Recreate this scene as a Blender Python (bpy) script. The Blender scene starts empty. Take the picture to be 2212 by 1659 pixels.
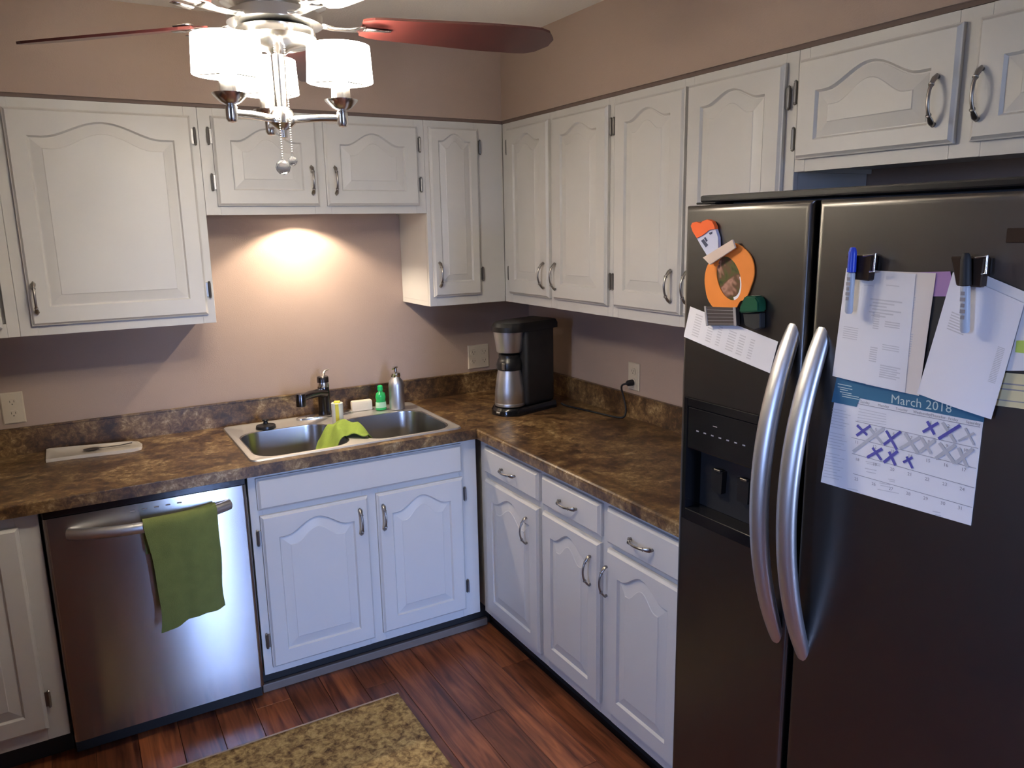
import bpy, bmesh, math, random
from mathutils import Vector, Matrix
random.seed(7)
S = bpy.context.scene
COL = S.collection
R = math.radians

# ------------------------------------------------------------------ camera, world, light, exposure
CAM = Vector((-1.99407, -3.27867, 1.70632))
FW = Vector((0.489031, 0.848614, -0.201750))
RT = Vector((0.864391, -0.502485, -0.018348))
UP = Vector((0.116947, 0.165418, 0.979265))
FPX, W, H = 1652.33, 2212, 1659
cd = bpy.data.cameras.new('camera'); cam = bpy.data.objects.new('camera', cd); COL.objects.link(cam)
cd.sensor_width = 36; cd.lens = FPX / W * 36; cd.clip_start = .02
cam.matrix_world = Matrix(((RT.x, UP.x, -FW.x, CAM.x), (RT.y, UP.y, -FW.y, CAM.y), (RT.z, UP.z, -FW.z, CAM.z), (0, 0, 0, 1)))
S.camera = cam
S.view_settings.view_transform = 'Standard'; S.view_settings.look = 'None'
S.view_settings.gamma = 1; S.view_settings.use_curve_mapping = False
S.view_settings.exposure = 0.95

wd = bpy.data.worlds.new('world'); S.world = wd; wd.use_nodes = True
wn_ = wd.node_tree; bg = wn_.nodes['Background']
tc_ = wn_.nodes.new('ShaderNodeTexCoord'); sp_x = wn_.nodes.new('ShaderNodeSeparateXYZ'); wn_.links.new(tc_.outputs['Generated'], sp_x.inputs[0])
mr_ = wn_.nodes.new('ShaderNodeMapRange'); mr_.inputs['From Min'].default_value = -.04; mr_.inputs['From Max'].default_value = .10; wn_.links.new(sp_x.outputs['Z'], mr_.inputs['Value'])
mx_ = wn_.nodes.new('ShaderNodeMix'); mx_.data_type = 'RGBA'; wn_.links.new(mr_.outputs[0], mx_.inputs['Factor'])
mx_.inputs['A'].default_value = (.10, .12, .16, 1); mx_.inputs['B'].default_value = (.33, .50, 1.0, 1)   # shaded ground below, blue sky above
wn_.links.new(mx_.outputs['Result'], bg.inputs[0]); bg.inputs[1].default_value = 58.0

def lamp(name, typ, loc, energy, color, **k):
    d = bpy.data.lights.new(name, typ); d.energy = energy; d.color = color
    for a, v in k.items(): setattr(d, a, v)
    o = bpy.data.objects.new(name, d); o.location = loc; COL.objects.link(o); return o
# sky portal just outside the glass door behind the camera
po = lamp('daylight_portal', 'AREA', (-1.135, -6.02, 1.07), 1, (1, 1, 1), shape='RECTANGLE', size=.47, size_y=2.0)
po.rotation_euler = (R(90), 0, 0)
po.data.cycles.is_portal = True
po2 = lamp('daylight_portal', 'AREA', (-3.69, -2.85, 1.535), 1, (1, 1, 1), shape='RECTANGLE', size=.22, size_y=1.17)
po2.rotation_euler = (R(90), 0, R(-90)); po2.data.cycles.is_portal = True

# ------------------------------------------------------------------ materials
def mat(name, col, rough=.5, metal=0., bump=0., bscale=60., var=0., vscale=8., coat=0., emit=None, estr=0., spec=None, aniso=None, trans=0., stretch=None):
    m = bpy.data.materials.new(name); m.use_nodes = True
    nt = m.node_tree; b = nt.nodes['Principled BSDF']; L = nt.links.new
    b.inputs['Base Color'].default_value = (*col, 1); b.inputs['Roughness'].default_value = rough; b.inputs['Metallic'].default_value = metal
    if coat: b.inputs['Coat Weight'].default_value = coat; b.inputs['Coat Roughness'].default_value = .1
    if spec is not None: b.inputs['Specular IOR Level'].default_value = spec
    if trans: b.inputs['Transmission Weight'].default_value = trans
    if emit: b.inputs['Emission Color'].default_value = (*emit, 1); b.inputs['Emission Strength'].default_value = estr
    tc = nt.nodes.new('ShaderNodeTexCoord'); src = tc.outputs['Object']
    if stretch:
        mp = nt.nodes.new('ShaderNodeMapping'); mp.inputs['Scale'].default_value = stretch; L(src, mp.inputs[0]); src = mp.outputs[0]
    if var:
        n = nt.nodes.new('ShaderNodeTexNoise'); n.inputs['Scale'].default_value = vscale; n.inputs['Detail'].default_value = 4; L(src, n.inputs['Vector'])
        mx = nt.nodes.new('ShaderNodeMix'); mx.data_type = 'RGBA'
        mx.inputs['A'].default_value = (*[c * (1 - var) for c in col], 1); mx.inputs['B'].default_value = (*[min(1, c * (1 + var)) for c in col], 1)
        L(n.outputs['Fac'], mx.inputs['Factor']); L(mx.outputs['Result'], b.inputs['Base Color'])
    if bump:
        n = nt.nodes.new('ShaderNodeTexNoise'); n.inputs['Scale'].default_value = bscale; n.inputs['Detail'].default_value = 3; L(src, n.inputs['Vector'])
        bp = nt.nodes.new('ShaderNodeBump'); bp.inputs['Strength'].default_value = bump; bp.inputs['Distance'].default_value = .002
        L(n.outputs['Fac'], bp.inputs['Height']); L(bp.outputs[0], b.inputs['Normal'])
    if aniso:
        b.inputs['Anisotropic'].default_value = aniso[0]
        c = nt.nodes.new('ShaderNodeCombineXYZ')
        for i in range(3): c.inputs[i].default_value = aniso[1][i]
        L(c.outputs[0], b.inputs['Tangent'])
    return m

def mottled(name, stops, scale, rough=.35, detail=8, bump=0., stretch=(1, 1, 1), coat=0., dist=.4, bscale=None):
    m = bpy.data.materials.new(name); m.use_nodes = True
    nt = m.node_tree; b = nt.nodes['Principled BSDF']; L = nt.links.new
    b.inputs['Roughness'].default_value = rough
    if coat: b.inputs['Coat Weight'].default_value = coat; b.inputs['Coat Roughness'].default_value = .15
    tc = nt.nodes.new('ShaderNodeTexCoord'); mp = nt.nodes.new('ShaderNodeMapping'); mp.inputs['Scale'].default_value = stretch
    L(tc.outputs['Object'], mp.inputs[0])
    n = nt.nodes.new('ShaderNodeTexNoise'); n.inputs['Scale'].default_value = scale; n.inputs['Detail'].default_value = detail
    n.inputs['Roughness'].default_value = .65; n.inputs['Distortion'].default_value = dist
    L(mp.outputs[0], n.inputs['Vector'])
    cr = nt.nodes.new('ShaderNodeValToRGB'); e = cr.color_ramp.elements
    e[0].position = stops[0][0]; e[0].color = (*stops[0][1], 1)
    e[1].position = stops[-1][0]; e[1].color = (*stops[-1][1], 1)
    for p, c in stops[1:-1]: q = e.new(p); q.color = (*c, 1)
    L(n.outputs['Fac'], cr.inputs[0]); L(cr.outputs[0], b.inputs['Base Color'])
    if bump:
        bp = nt.nodes.new('ShaderNodeBump'); bp.inputs['Strength'].default_value = bump; bp.inputs['Distance'].default_value = .004
        n2 = nt.nodes.new('ShaderNodeTexNoise'); n2.inputs['Scale'].default_value = bscale or scale * 6; L(mp.outputs[0], n2.inputs['Vector'])
        L(n2.outputs['Fac'], bp.inputs['Height']); L(bp.outputs[0], b.inputs['Normal'])
    return m

def laminate():
    m = bpy.data.materials.new('mottled_brown_laminate'); m.use_nodes = True
    nt = m.node_tree; b = nt.nodes['Principled BSDF']; L = nt.links.new
    b.inputs['Roughness'].default_value = .36
    tc = nt.nodes.new('ShaderNodeTexCoord')
    n1 = nt.nodes.new('ShaderNodeTexNoise'); n1.inputs['Scale'].default_value = 7; n1.inputs['Detail'].default_value = 3; n1.inputs['Distortion'].default_value = .8
    n2 = nt.nodes.new('ShaderNodeTexNoise'); n2.inputs['Scale'].default_value = 42; n2.inputs['Detail'].default_value = 8; n2.inputs['Roughness'].default_value = .75; n2.inputs['Distortion'].default_value = .5
    for n in (n1, n2): L(tc.outputs['Object'], n.inputs['Vector'])
    mm = nt.nodes.new('ShaderNodeMix'); mm.inputs['Factor'].default_value = .60
    L(n1.outputs['Fac'], mm.inputs['A']); L(n2.outputs['Fac'], mm.inputs['B'])
    cr = nt.nodes.new('ShaderNodeValToRGB'); e = cr.color_ramp.elements
    e[0].position = .36; e[0].color = (.028, .016, .011, 1); e[1].position = .64; e[1].color = (.42, .31, .17, 1)
    for p, c in ((.44, (.056, .029, .014)), (.505, (.118, .064, .026)), (.57, (.215, .132, .054))): q = e.new(p); q.color = (*c, 1)
    L(mm.outputs['Result'], cr.inputs[0]); L(cr.outputs[0], b.inputs['Base Color'])
    return m
M = {}
M['wall'] = mat('taupe_paint', (.395, .295, .24), .75, bump=.25, bscale=220, var=.04, vscale=3)
M['rear_dark'] = mat('reflection_darkener', (.055, .034, .024), .6, var=.3, vscale=5, stretch=(6, 6, .5))  # made-up dark finish for the unseen rear wall, darkens the dishwasher's reflection
M['ceil'] = mat('ceiling_paint', (.82, .78, .72), .9, bump=.5, bscale=150)
M['white'] = mat('white_cabinet_paint', (.615, .60, .57), .42, bump=.06, bscale=40, var=.02)
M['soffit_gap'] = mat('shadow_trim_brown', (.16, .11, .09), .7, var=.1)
M['counter'] = laminate()
M['rug'] = mottled('speckled_tan_pile', [(.32, (.11, .052, .016)), (.44, (.30, .175, .056)), (.56, (.54, .35, .12)), (.70, (.72, .50, .21))], 42, .95, 5, bump=.6, bscale=300)
M['rug_edge'] = mat('rug_binding', (.55, .42, .33), .9, var=.15, vscale=60)
M['steel'] = mat('brushed_stainless', (.43, .42, .415), .235, 1., aniso=(.98, (0, 0, 1)), bump=.008, bscale=1, stretch=(.5, 1, 90))
M['fridge'] = mat('grey_brushed_steel', (.15, .142, .135), .34, 1., bump=.03, bscale=30, stretch=(1, .4, 30))
M['fridge_side'] = mat('fridge_grey_paint', (.10, .10, .105), .5, var=.05)
M['handle_steel'] = mat('satin_steel_handle', (.62, .62, .63), .40, 1., var=.02)
M['sink'] = mat('sink_steel', (.44, .42, .40), .27, 1., bump=.03, bscale=60, stretch=(1, 8, 1))
M['sink_rim'] = mat('satin_sink_rim', (.66, .64, .61), .48, 1., bump=.02, bscale=60, stretch=(1, 8, 1))
M['chrome'] = mat('polished_chrome', (.80, .79, .77), .2, 1., var=.02)
M['dark_chrome'] = mat('dark_brushed_nickel', (.11, .10, .10), .22, 1., var=.05)
M['pewter'] = mat('pewter_pull', (.36, .34, .32), .30, 1., var=.12, vscale=90)
M['hinge'] = mat('dark_pewter_hinge', (.27, .26, .25), .36, 1., var=.1, vscale=90)
M['black'] = mat('black_plastic', (.012, .012, .013), .32, var=.1)
M['matte_black'] = mat('matte_black', (.010, .010, .011), .6, var=.1)
M['gloss_black'] = mat('gloss_black', (.008, .008, .009), .15, var=.1)
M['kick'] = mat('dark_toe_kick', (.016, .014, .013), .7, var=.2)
M['shoe'] = mat('tan_shoe_moulding', (.20, .15, .115), .55, var=.15, vscale=20)
M['outlet'] = mat('almond_outlet', (.58, .50, .38), .45, var=.03)
M['slot'] = mat('outlet_slot_dark', (.10, .085, .06), .6, var=.1)
M['green_towel'] = mat('olive_green_terry', (.155, .188, .05), .95, bump=.9, bscale=420, var=.22, vscale=24)
M['green_cloth'] = mat('lime_green_cloth', (.26, .36, .05), .9, bump=.8, bscale=300, var=.25, vscale=30)
M['paper'] = mat('white_paper', (.80, .78, .78), .85, var=.02, vscale=15)
M['paper_cool'] = mat('bright_white_paper', (.83, .81, .83), .85, var=.02, vscale=12)
M['paper_warm'] = mat('cream_paper', (.80, .72, .64), .85, var=.03)
M['print'] = mat('grey_print', (.62, .60, .60), .9, var=.1, vscale=80)
M['print_dark'] = mat('dark_grey_print', (.30, .28, .29), .9, var=.1, vscale=80)
M['cal_blue'] = mat('calendar_teal_blue', (.035, .145, .25), .7, var=.06, vscale=30)
M['cal_text'] = mat('pale_green_lettering', (.55, .66, .62), .8, var=.03)
M['ink_blue'] = mat('violet_blue_ink', (.10, .09, .36), .8, var=.25, vscale=120)
M['ink_grey'] = mat('grey_marker_ink', (.50, .49, .50), .85, var=.12, vscale=120)
M['orange'] = mat('orange_card', (.82, .25, .035), .7, var=.08, vscale=30)
M['orange_red'] = mat('red_orange_felt', (.85, .13, .02), .7, var=.06)
M['photo'] = mottled('blurred_snapshot_print', [(.30, (.02, .03, .01)), (.42, (.08, .09, .02)), (.52, (.13, .06, .03)), (.62, (.45, .24, .17)), (.72, (.10, .03, .02))], 26, .4, 2)
M['beige'] = mat('beige_strip', (.66, .52, .42), .6, var=.05)
M['lavender'] = mat('pale_lavender_plastic', (.55, .57, .72), .5, var=.05)
M['navy'] = mat('navy_print', (.03, .04, .09), .6, var=.1)
M['green_clip'] = mat('dark_green_plastic', (.008, .075, .035), .35, var=.1)
M['blue_cap'] = mat('royal_blue_cap', (.02, .06, .55), .35, var=.05)
M['pen_grey'] = mat('pale_blue_grey_barrel', (.46, .50, .56), .4, var=.05)
M['purple'] = mat('purple_paper', (.42, .24, .46), .8, var=.06)
M['yellow_note'] = mat('pale_yellow_paper', (.70, .62, .36), .85, var=.05)
M['lime_mark'] = mat('lime_mark', (.45, .60, .12), .8, var=.05)
M['brownbin'] = mat('dark_brown_steel', (.05, .032, .022), .35, .6, var=.1)
M['clear'] = mat('smoky_clear_plastic', (.085, .07, .065), .25, var=.05)
M['clear_line'] = mat('clip_ridge_pale', (.33, .31, .30), .3, var=.05)
M['soap_green'] = mat('green_dish_soap', (.03, .42, .10), .2, var=.2, vscale=60)
M['soap_label'] = mat('pale_green_label', (.45, .70, .45), .5, var=.15, vscale=90)
M['green_capm'] = mat('bright_green_cap', (.01, .50, .12), .35, var=.05)
M['sponge_white'] = mat('off_white_sponge', (.74, .66, .53), .9, bump=.6, bscale=200, var=.05)
M['brush_white'] = mat('translucent_white_plastic', (.72, .69, .62), .5, var=.04)
M['yellow'] = mat('yellow_sponge', (.72, .60, .08), .8, bump=.4, bscale=200, var=.1)
M['cream'] = mat('cream_ceramic', (.60, .54, .46), .35, var=.04)
M['spoon'] = mat('dark_spoon', (.05, .04, .035), .35, var=.2)
M['blade'] = mat('cherry_fan_blade', (.085, .018, .016), .38, var=.3, vscale=14, stretch=(1, 1, 1), coat=.2)
M['glass'] = mat('clear_crystal', (.55, .56, .57), .08, trans=.75, var=.01)
M['shade'] = mat('lit_white_shade', (.9, .88, .82), .7, emit=(1.0, .90, .76), estr=13.0, var=.01)
M['bulb'] = mat('bulb_glow', (1, 1, 1), .5, emit=(1.0, .88, .70), estr=150.0)
M['amber'] = mat('undercab_bulb', (1, 1, 1), .5, emit=(1.0, .80, .55), estr=40.0)
M['floor_base'] = mat('floor_underlay_dark', (.03, .015, .01), .8, var=.1)
M['frame_white'] = mat('white_window_frame', (.75, .75, .76), .5, var=.02)

def wood_floor():
    m = bpy.data.materials.new('red_brown_plank'); m.use_nodes = True; nt = m.node_tree; b = nt.nodes['Principled BSDF']; L = nt.links.new
    b.inputs['Roughness'].default_value = .34; b.inputs['Coat Weight'].default_value = .15; b.inputs['Coat Roughness'].default_value = .2
    oi = nt.nodes.new('ShaderNodeObjectInfo'); tc = nt.nodes.new('ShaderNodeTexCoord')
    mp = nt.nodes.new('ShaderNodeMapping'); mp.inputs['Scale'].default_value = (30, 2.2, 30)
    add = nt.nodes.new('ShaderNodeVectorMath'); add.operation = 'ADD'
    sc = nt.nodes.new('ShaderNodeVectorMath'); sc.operation = 'SCALE'; sc.inputs[0].default_value = (13, 7, 5); L(oi.outputs['Random'], sc.inputs['Scale'])
    L(tc.outputs['Object'], add.inputs[0]); L(sc.outputs[0], add.inputs[1]); L(add.outputs[0], mp.inputs[0])
    n = nt.nodes.new('ShaderNodeTexNoise'); n.inputs['Scale'].default_value = 1.2; n.inputs['Detail'].default_value = 6; n.inputs['Distortion'].default_value = 1.2; L(mp.outputs[0], n.inputs['Vector'])
    cr = nt.nodes.new('ShaderNodeValToRGB'); e = cr.color_ramp.elements
    e[0].position = .3; e[0].color = (.10, .030, .016, 1); e[1].position = .72; e[1].color = (.50, .185, .075, 1)
    L(n.outputs['Fac'], cr.inputs[0])
    r2 = nt.nodes.new('ShaderNodeValToRGB'); e = r2.color_ramp.elements
    e[0].position = 0; e[0].color = (.42, .36, .38, 1); e[1].position = 1; e[1].color = (1.25, 1.1, .95, 1)
    L(oi.outputs['Random'], r2.inputs[0])
    mx = nt.nodes.new('ShaderNodeMix'); mx.data_type = 'RGBA'; mx.blend_type = 'MULTIPLY'; mx.inputs['Factor'].default_value = 1
    L(cr.outputs[0], mx.inputs['A']); L(r2.outputs[0], mx.inputs['B']); L(mx.outputs['Result'], b.inputs['Base Color'])
    return m
M['plank'] = wood_floor()

def pane_mat():
    m = bpy.data.materials.new('window_glass'); m.use_nodes = True; nt = m.node_tree; L = nt.links.new
    nt.nodes.remove(nt.nodes['Principled BSDF'])
    t = nt.nodes.new('ShaderNodeBsdfTransparent'); g = nt.nodes.new('ShaderNodeBsdfGlossy'); g.inputs['Roughness'].default_value = .02
    f = nt.nodes.new('ShaderNodeFresnel'); f.inputs['IOR'].default_value = 1.3; x = nt.nodes.new('ShaderNodeMixShader')
    L(f.outputs[0], x.inputs[0]); L(t.outputs[0], x.inputs[1]); L(g.outputs[0], x.inputs[2]); L(x.outputs[0], nt.nodes['Material Output'].inputs[0])
    return m
M['pane'] = pane_mat()

# ------------------------------------------------------------------ helpers
MB = Matrix(((1, 0, 0, 0), (0, 0, -1, 0), (0, 1, 0, 0), (0, 0, 0, 1)))      # (along, up, out) on the sink wall, facing -y
MR = Matrix(((0, 0, -1, 0), (-1, 0, 0, 0), (0, 1, 0, 0), (0, 0, 0, 1)))     # same on the right wall, facing -x
I4 = Matrix.Identity(4)
def wloc(o):
    v = Vector((0, 0, 0))
    while o is not None: v += o.location; o = o.parent
    return v
def thing(name, label, cat, loc=(0, 0, 0), group=None):
    o = bpy.data.objects.new(name, None); o.location = loc; o.empty_display_size = .05; COL.objects.link(o)
    o['label'] = label; o['category'] = cat
    if group: o['group'] = group
    return o
def tag(o, label, cat, group=None):
    o['label'] = label; o['category'] = cat
    if group: o['group'] = group
    return o
def finish(name, bm, m, parent=None, T=None, smooth=None, base=None, label=None, kind=None):
    if T is not None: bm.transform(T)
    bmesh.ops.recalc_face_normals(bm, faces=bm.faces)
    off = wloc(parent) if parent is not None else (Vector(base) if base is not None else Vector((0, 0, 0)))
    bm.transform(Matrix.Translation(-off))
    me = bpy.data.meshes.new(name); bm.to_mesh(me); bm.free()
    o = bpy.data.objects.new(name, me); COL.objects.link(o)
    if parent is not None: o.parent = parent
    elif base is not None: o.location = base
    for q in (m if isinstance(m, (list, tuple)) else [m]): me.materials.append(q)
    if smooth is not None:
        me.polygons.foreach_set('use_smooth', [True] * len(me.polygons))
        if smooth > 0:
            a = R(smooth)
            bm2 = bmesh.new(); bm2.from_mesh(me)
            for e in bm2.edges:
                if len(e.link_faces) == 2 and e.calc_face_angle(0) > a: e.smooth = False
            bm2.to_mesh(me); bm2.free()
    if label: o['label'] = label
    if kind: o['kind'] = kind
    return o
def box(bm, lo, hi, bev=0., seg=2):
    r = bmesh.ops.create_cube(bm, size=1)
    vs = r['verts']
    for v in vs:
        v.co = Vector([lo[i] + (v.co[i] + .5) * (hi[i] - lo[i]) for i in range(3)])
    if bev:
        es = list({e for v in vs for e in v.link_edges})
        bmesh.ops.bevel(bm, geom=es, offset=bev, segments=seg, affect='EDGES', profile=.5)
    return bm
def solid(bm, t):
    bm.normal_update(); bmesh.ops.solidify(bm, geom=bm.faces[:], thickness=t)
def nb(): return bmesh.new()
def bx(lo, hi, bev=0., seg=2): return box(nb(), lo, hi, bev, seg)
def sweep(bm, pts, rads, n=8, ref=(0, 0, 1), caps=True):
    pts = [Vector(p) for p in pts]; rings = []; prev = None
    for i, p in enumerate(pts):
        t = (pts[min(i + 1, len(pts) - 1)] - pts[max(i - 1, 0)]).normalized()
        s = t.cross(Vector(ref) if prev is None else prev.cross(t) if False else Vector(ref))
        if s.length < 1e-4: s = t.cross(Vector((1, 0, 0)))
        s.normalize(); u = s.cross(t).normalized()
        r = rads[i] if isinstance(rads, (list, tuple)) and len(rads) == len(pts) else rads
        r1, r2 = r if isinstance(r, (list, tuple)) else (r, r)
        rings.append([bm.verts.new(p + s * (r1 * math.cos(2 * math.pi * k / n)) + u * (r2 * math.sin(2 * math.pi * k / n))) for k in range(n)])
    for a, b in zip(rings, rings[1:]):
        for k in range(n): bm.faces.new((a[k], a[(k + 1) % n], b[(k + 1) % n], b[k]))
    if caps: bm.faces.new(rings[0][::-1]); bm.faces.new(rings[-1])
    return bm
def lathe(bm, prof, c=(0, 0, 0), n=24, sx=1., sy=1.):
    rings = []
    for r, z in prof:
        rings.append([bm.verts.new((c[0] + max(r, 1e-4) * sx * math.cos(2 * math.pi * k / n), c[1] + max(r, 1e-4) * sy * math.sin(2 * math.pi * k / n), c[2] + z)) for k in range(n)])
    for a, b in zip(rings, rings[1:]):
        for k in range(n): bm.faces.new((a[k], a[(k + 1) % n], b[(k + 1) % n], b[k]))
    bm.faces.new(rings[0][::-1]); bm.faces.new(rings[-1])
    return bm
def prism(bm, poly, c0, c1):
    a = [bm.verts.new((x, y, c0)) for x, y in poly]; b = [bm.verts.new((x, y, c1)) for x, y in poly]
    n = len(poly)
    bm.faces.new(a[::-1]); bm.faces.new(b)
    for k in range(n): bm.faces.new((a[k], a[(k + 1) % n], b[(k + 1) % n], b[k]))
    return bm
def bridge(bm, A, B):
    n = len(A)
    for k in range(n): bm.faces.new((A[k], A[(k + 1) % n], B[(k + 1) % n], B[k]))
def inst(name, me, m4, parent, loc, rot3):
    o = bpy.data.objects.new(name, me); COL.objects.link(o); o.parent = parent
    o.matrix_local = Matrix.Translation(Vector(loc) - wloc(parent)) @ rot3.to_4x4()
    return o
def text_bm(bm, s, size, origin, ex, ey, out, lift, align='LEFT'):
    cu = bpy.data.curves.new('t', 'FONT'); cu.body = s; cu.size = size; cu.align_x = align; cu.resolution_u = 2; cu.extrude = 0
    ob = bpy.data.objects.new('t', cu); COL.objects.link(ob)
    dg = bpy.context.evaluated_depsgraph_get(); me = bpy.data.meshes.new_from_object(ob.evaluated_get(dg))
    ex, ey, out, o0 = Vector(ex), Vector(ey), Vector(out), Vector(origin)
    n0 = len(bm.verts); vs = [bm.verts.new(o0 + ex * v.co.x + ey * v.co.y + out * lift) for v in me.vertices]
    for p in me.polygons:
        try: bm.faces.new([vs[i] for i in p.vertices])
        except ValueError: pass
    bpy.data.objects.remove(ob); bpy.data.curves.remove(cu); bpy.data.meshes.remove(me)

# ------------------------------------------------------------------ room shell
ZC = 2.448
def struct(name, bm, m, **k):
    o = finish(name, bm, m, **k); o['kind'] = 'structure'; return o
XL, YR, YB = -3.55, -3.85, -6.0
struct('wall_back', bx((XL, 0, 0), (.12, .12, ZC)), M['wall'])
struct('wall_right', bx((0, YB, 0), (.12, 0, ZC)), M['wall'])
WY0, WY1 = -2.96, -2.74
b = nb()
for y0, y1, z0, z1 in ((YR - .12, WY0, 0, ZC), (WY0, WY1, 0, .95), (WY0, WY1, 2.12, ZC), (WY1, .12, 0, ZC)): box(b, (XL - .12, y0, z0), (XL, y1, z1))
struct('wall_left', b, M['wall'])
b = nb()
for x0, x1, z0, z1 in ((XL, -1.44, 0, ZC), (-1.44, 0, 2.1, ZC)): box(b, (x0, YR - .12, z0), (x1, YR, z1))
struct('wall_rear', b, M['rear_dark'])  # unseen wall, edge set to keep door daylight off the left cabinets
b = nb()
for x0, x1, z0, z1 in ((-2.62, -1.37, 0, ZC), (-1.37, -.90, 2.1, ZC), (-.90, .12, 0, ZC)): box(b, (x0, YB - .12, z0), (x1, YB, z1))
box(b, (-2.62, YB, 0), (-2.5, YR - .12, ZC)); struct('wall_dining', b, M['wall'])
b = nb(); prism(b, [(XL - .12, .12), (.12, .12), (.12, YB - .12), (-2.62, YB - .12), (-2.62, YR - .12), (XL - .12, YR - .12)], ZC, ZC + .1); struct('ceiling', b, M['ceil'])
# glass door behind the camera (the daylight)
dr = thing('door_1', 'white framed glass door behind the kitchen', 'door', (-1.135, YB, 0)); dr['kind'] = 'structure'
b = nb()
for x in (-1.37, -.95): box(b, (x, YB - .09, .03), (x + .05, YB - .03, 2.1))
box(b, (-1.37, YB - .09, 2.05), (-.90, YB - .03, 2.1)); box(b, (-1.37, YB - .09, 0), (-.90, YB - .03, .08))
finish('door_frame', b, M['frame_white'], dr)
finish('pane', bx((-1.32, YB - .065, .08), (-.95, YB - .06, 2.05)), M['pane'], dr)
wn = thing('window_1', 'white framed window in the left wall beside the photographer', 'window', (XL, -2.9, .95)); wn['kind'] = 'structure'
b = nb()
for y in (WY0, WY1 - .04): box(b, (XL - .09, y, .95), (XL - .03, y + .04, 2.12))
box(b, (XL - .09, WY0, 2.08), (XL - .03, WY1, 2.12)); box(b, (XL - .09, WY0, .95), (XL - .03, WY1, .99)); box(b, (XL - .09, WY0, 1.52), (XL - .03, WY1, 1.55))
finish('window_frame', b, M['frame_white'], wn)
for z0, z1 in ((.99, 1.52), (1.55, 2.08)): finish('pane', bx((XL - .065, WY0 + .04, z0), (XL - .06, WY1 - .04, z1)), M['pane'], wn)
struct('wall_daylight_block', bx((XL, -1.95, 0), (-2.40, -1.82, 1.06)), M['wall'])  # added unseen half wall, keeps window daylight off the left base cabinet

# soffit above the cabinets, with the thin dark reveal under it
SD, ZU, ZS = .312, 2.134, 2.146
b = nb(); prism(b, [(XL, 0), (0, 0), (0, YR), (-SD, YR), (-SD, -SD), (XL, -SD)], ZS, ZC)
struct('trim_1', b, M['wall'])
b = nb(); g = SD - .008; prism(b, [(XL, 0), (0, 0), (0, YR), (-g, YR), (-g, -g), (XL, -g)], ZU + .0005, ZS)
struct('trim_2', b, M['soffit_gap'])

# floor: dark underlay with every plank its own piece
fl = struct('floor', prism(nb(), [(XL - .12, .12), (.12, .12), (.12, YB - .12), (-2.62, YB - .12), (-2.62, YR - .12), (XL - .12, YR - .12)], -.1, -.012), M['floor_base'])
PW, PL = .128, 1.16
bmp = nb(); box(bmp, (-PW / 2 + .0006, -PL / 2 + .0006, -.012), (PW / 2 - .0006, PL / 2 - .0006, 0), 0)
es = [e for e in bmp.edges if all(v.co.z > -.001 for v in e.verts)]
bmesh.ops.bevel(bmp, geom=es, offset=.0012, segments=1, affect='EDGES')
pm = bpy.data.meshes.new('plank'); bmp.to_mesh(pm); bmp.free(); pm.materials.append(M['plank'])
x = -3.05; row = 0
offs = [.15, .78, .42, 1.02, .30, .66, .93, .05, .55]
while x < -.55:
    y = -.5 + offs[row % 9] - PL / 2
    while y > -4.4:
        o = bpy.data.objects.new('plank', pm); COL.objects.link(o); o.parent = fl; o.location = (x, y, 0)
        y -= PL
    x += PW; row += 1

# ------------------------------------------------------------------ cabinet hardware (shared meshes, local axes: along, up, out)
def pull_mesh(L=.108):
    bm = nb(); n = 17; pts = []; rr = []
    for i in range(n):
        t = -1 + 2 * i / (n - 1)
        pts.append((0, t * L / 2, .004 + .026 * (1 - abs(t) ** 2.2)))
        w = .0040 + .0042 * math.exp(-((abs(t) - .84) / .14) ** 2)
        if abs(t) > .97: w = .0025
        rr.append((w, .0034 if abs(t) < .9 else .0026))
    sweep(bm, pts, rr, 10, ref=(0, 0, 1))
    for s in (-1, 1):
        lathe(bm, [(.0045, 0), (.0045, .006), (.003, .009)], (0, s * L / 2 * .90, 0), 10)
    for s in (-1, 1):
        sweep(bm, [(0, s * L / 2 * .60, .0215), (0, s * L / 2 * .565, .0235)], .0062, 10, ref=(0, 0, 1))
    me = bpy.data.meshes.new('handle'); bmesh.ops.recalc_face_normals(bm, faces=bm.faces)
    for f in bm.faces: f.smooth = True
    bm.to_mesh(me); bm.free(); me.materials.append(M['pewter']); return me
def hinge_mesh():
    bm = nb()
    box(bm, (-.009, -.026, 0), (.004, .026, .0022), .001, 1)
    sweep(bm, [(.006, -.024, .004), (.006, .024, .004)], .0052, 8, ref=(0, 0, 1))
    for s in (-1, 1):
        lathe(bm, [(.0045, 0), (.0030, .003), (.001, .006)], (.006, 0, 0), 8) if False else None
        sweep(bm, [(.006, s * .024, .004), (.006, s * .028, .004), (.006, s * .031, .004)], [.0035, .0048, .0015], 8, ref=(0, 0, 1))
    me = bpy.data.meshes.new('hinge'); bmesh.ops.recalc_face_normals(bm, faces=bm.faces)
    bm.to_mesh(me); bm.free(); me.materials.append(M['hinge']); return me
PULL, HINGE = pull_mesh(), hinge_mesh()

def arch_loop(bm, a0, a1, b0, b1, c, rise, n=22, shoulder=.80):
    """rectangle whose top edge carries a cathedral arch; b1 is the shoulder height"""
    pts = [(a0, b0), (a1, b0)]
    for i in range(n + 1):
        t = 1 - 2 * i / n
        h = 0 if abs(t) > shoulder else rise * (.5 + .5 * math.cos(math.pi * t / shoulder)) ** .85
        pts.append(((a0 + a1) / 2 + t * (a1 - a0) / 2, b1 + h))
    return [bm.verts.new((x, y, c)) for x, y in pts]

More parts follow.
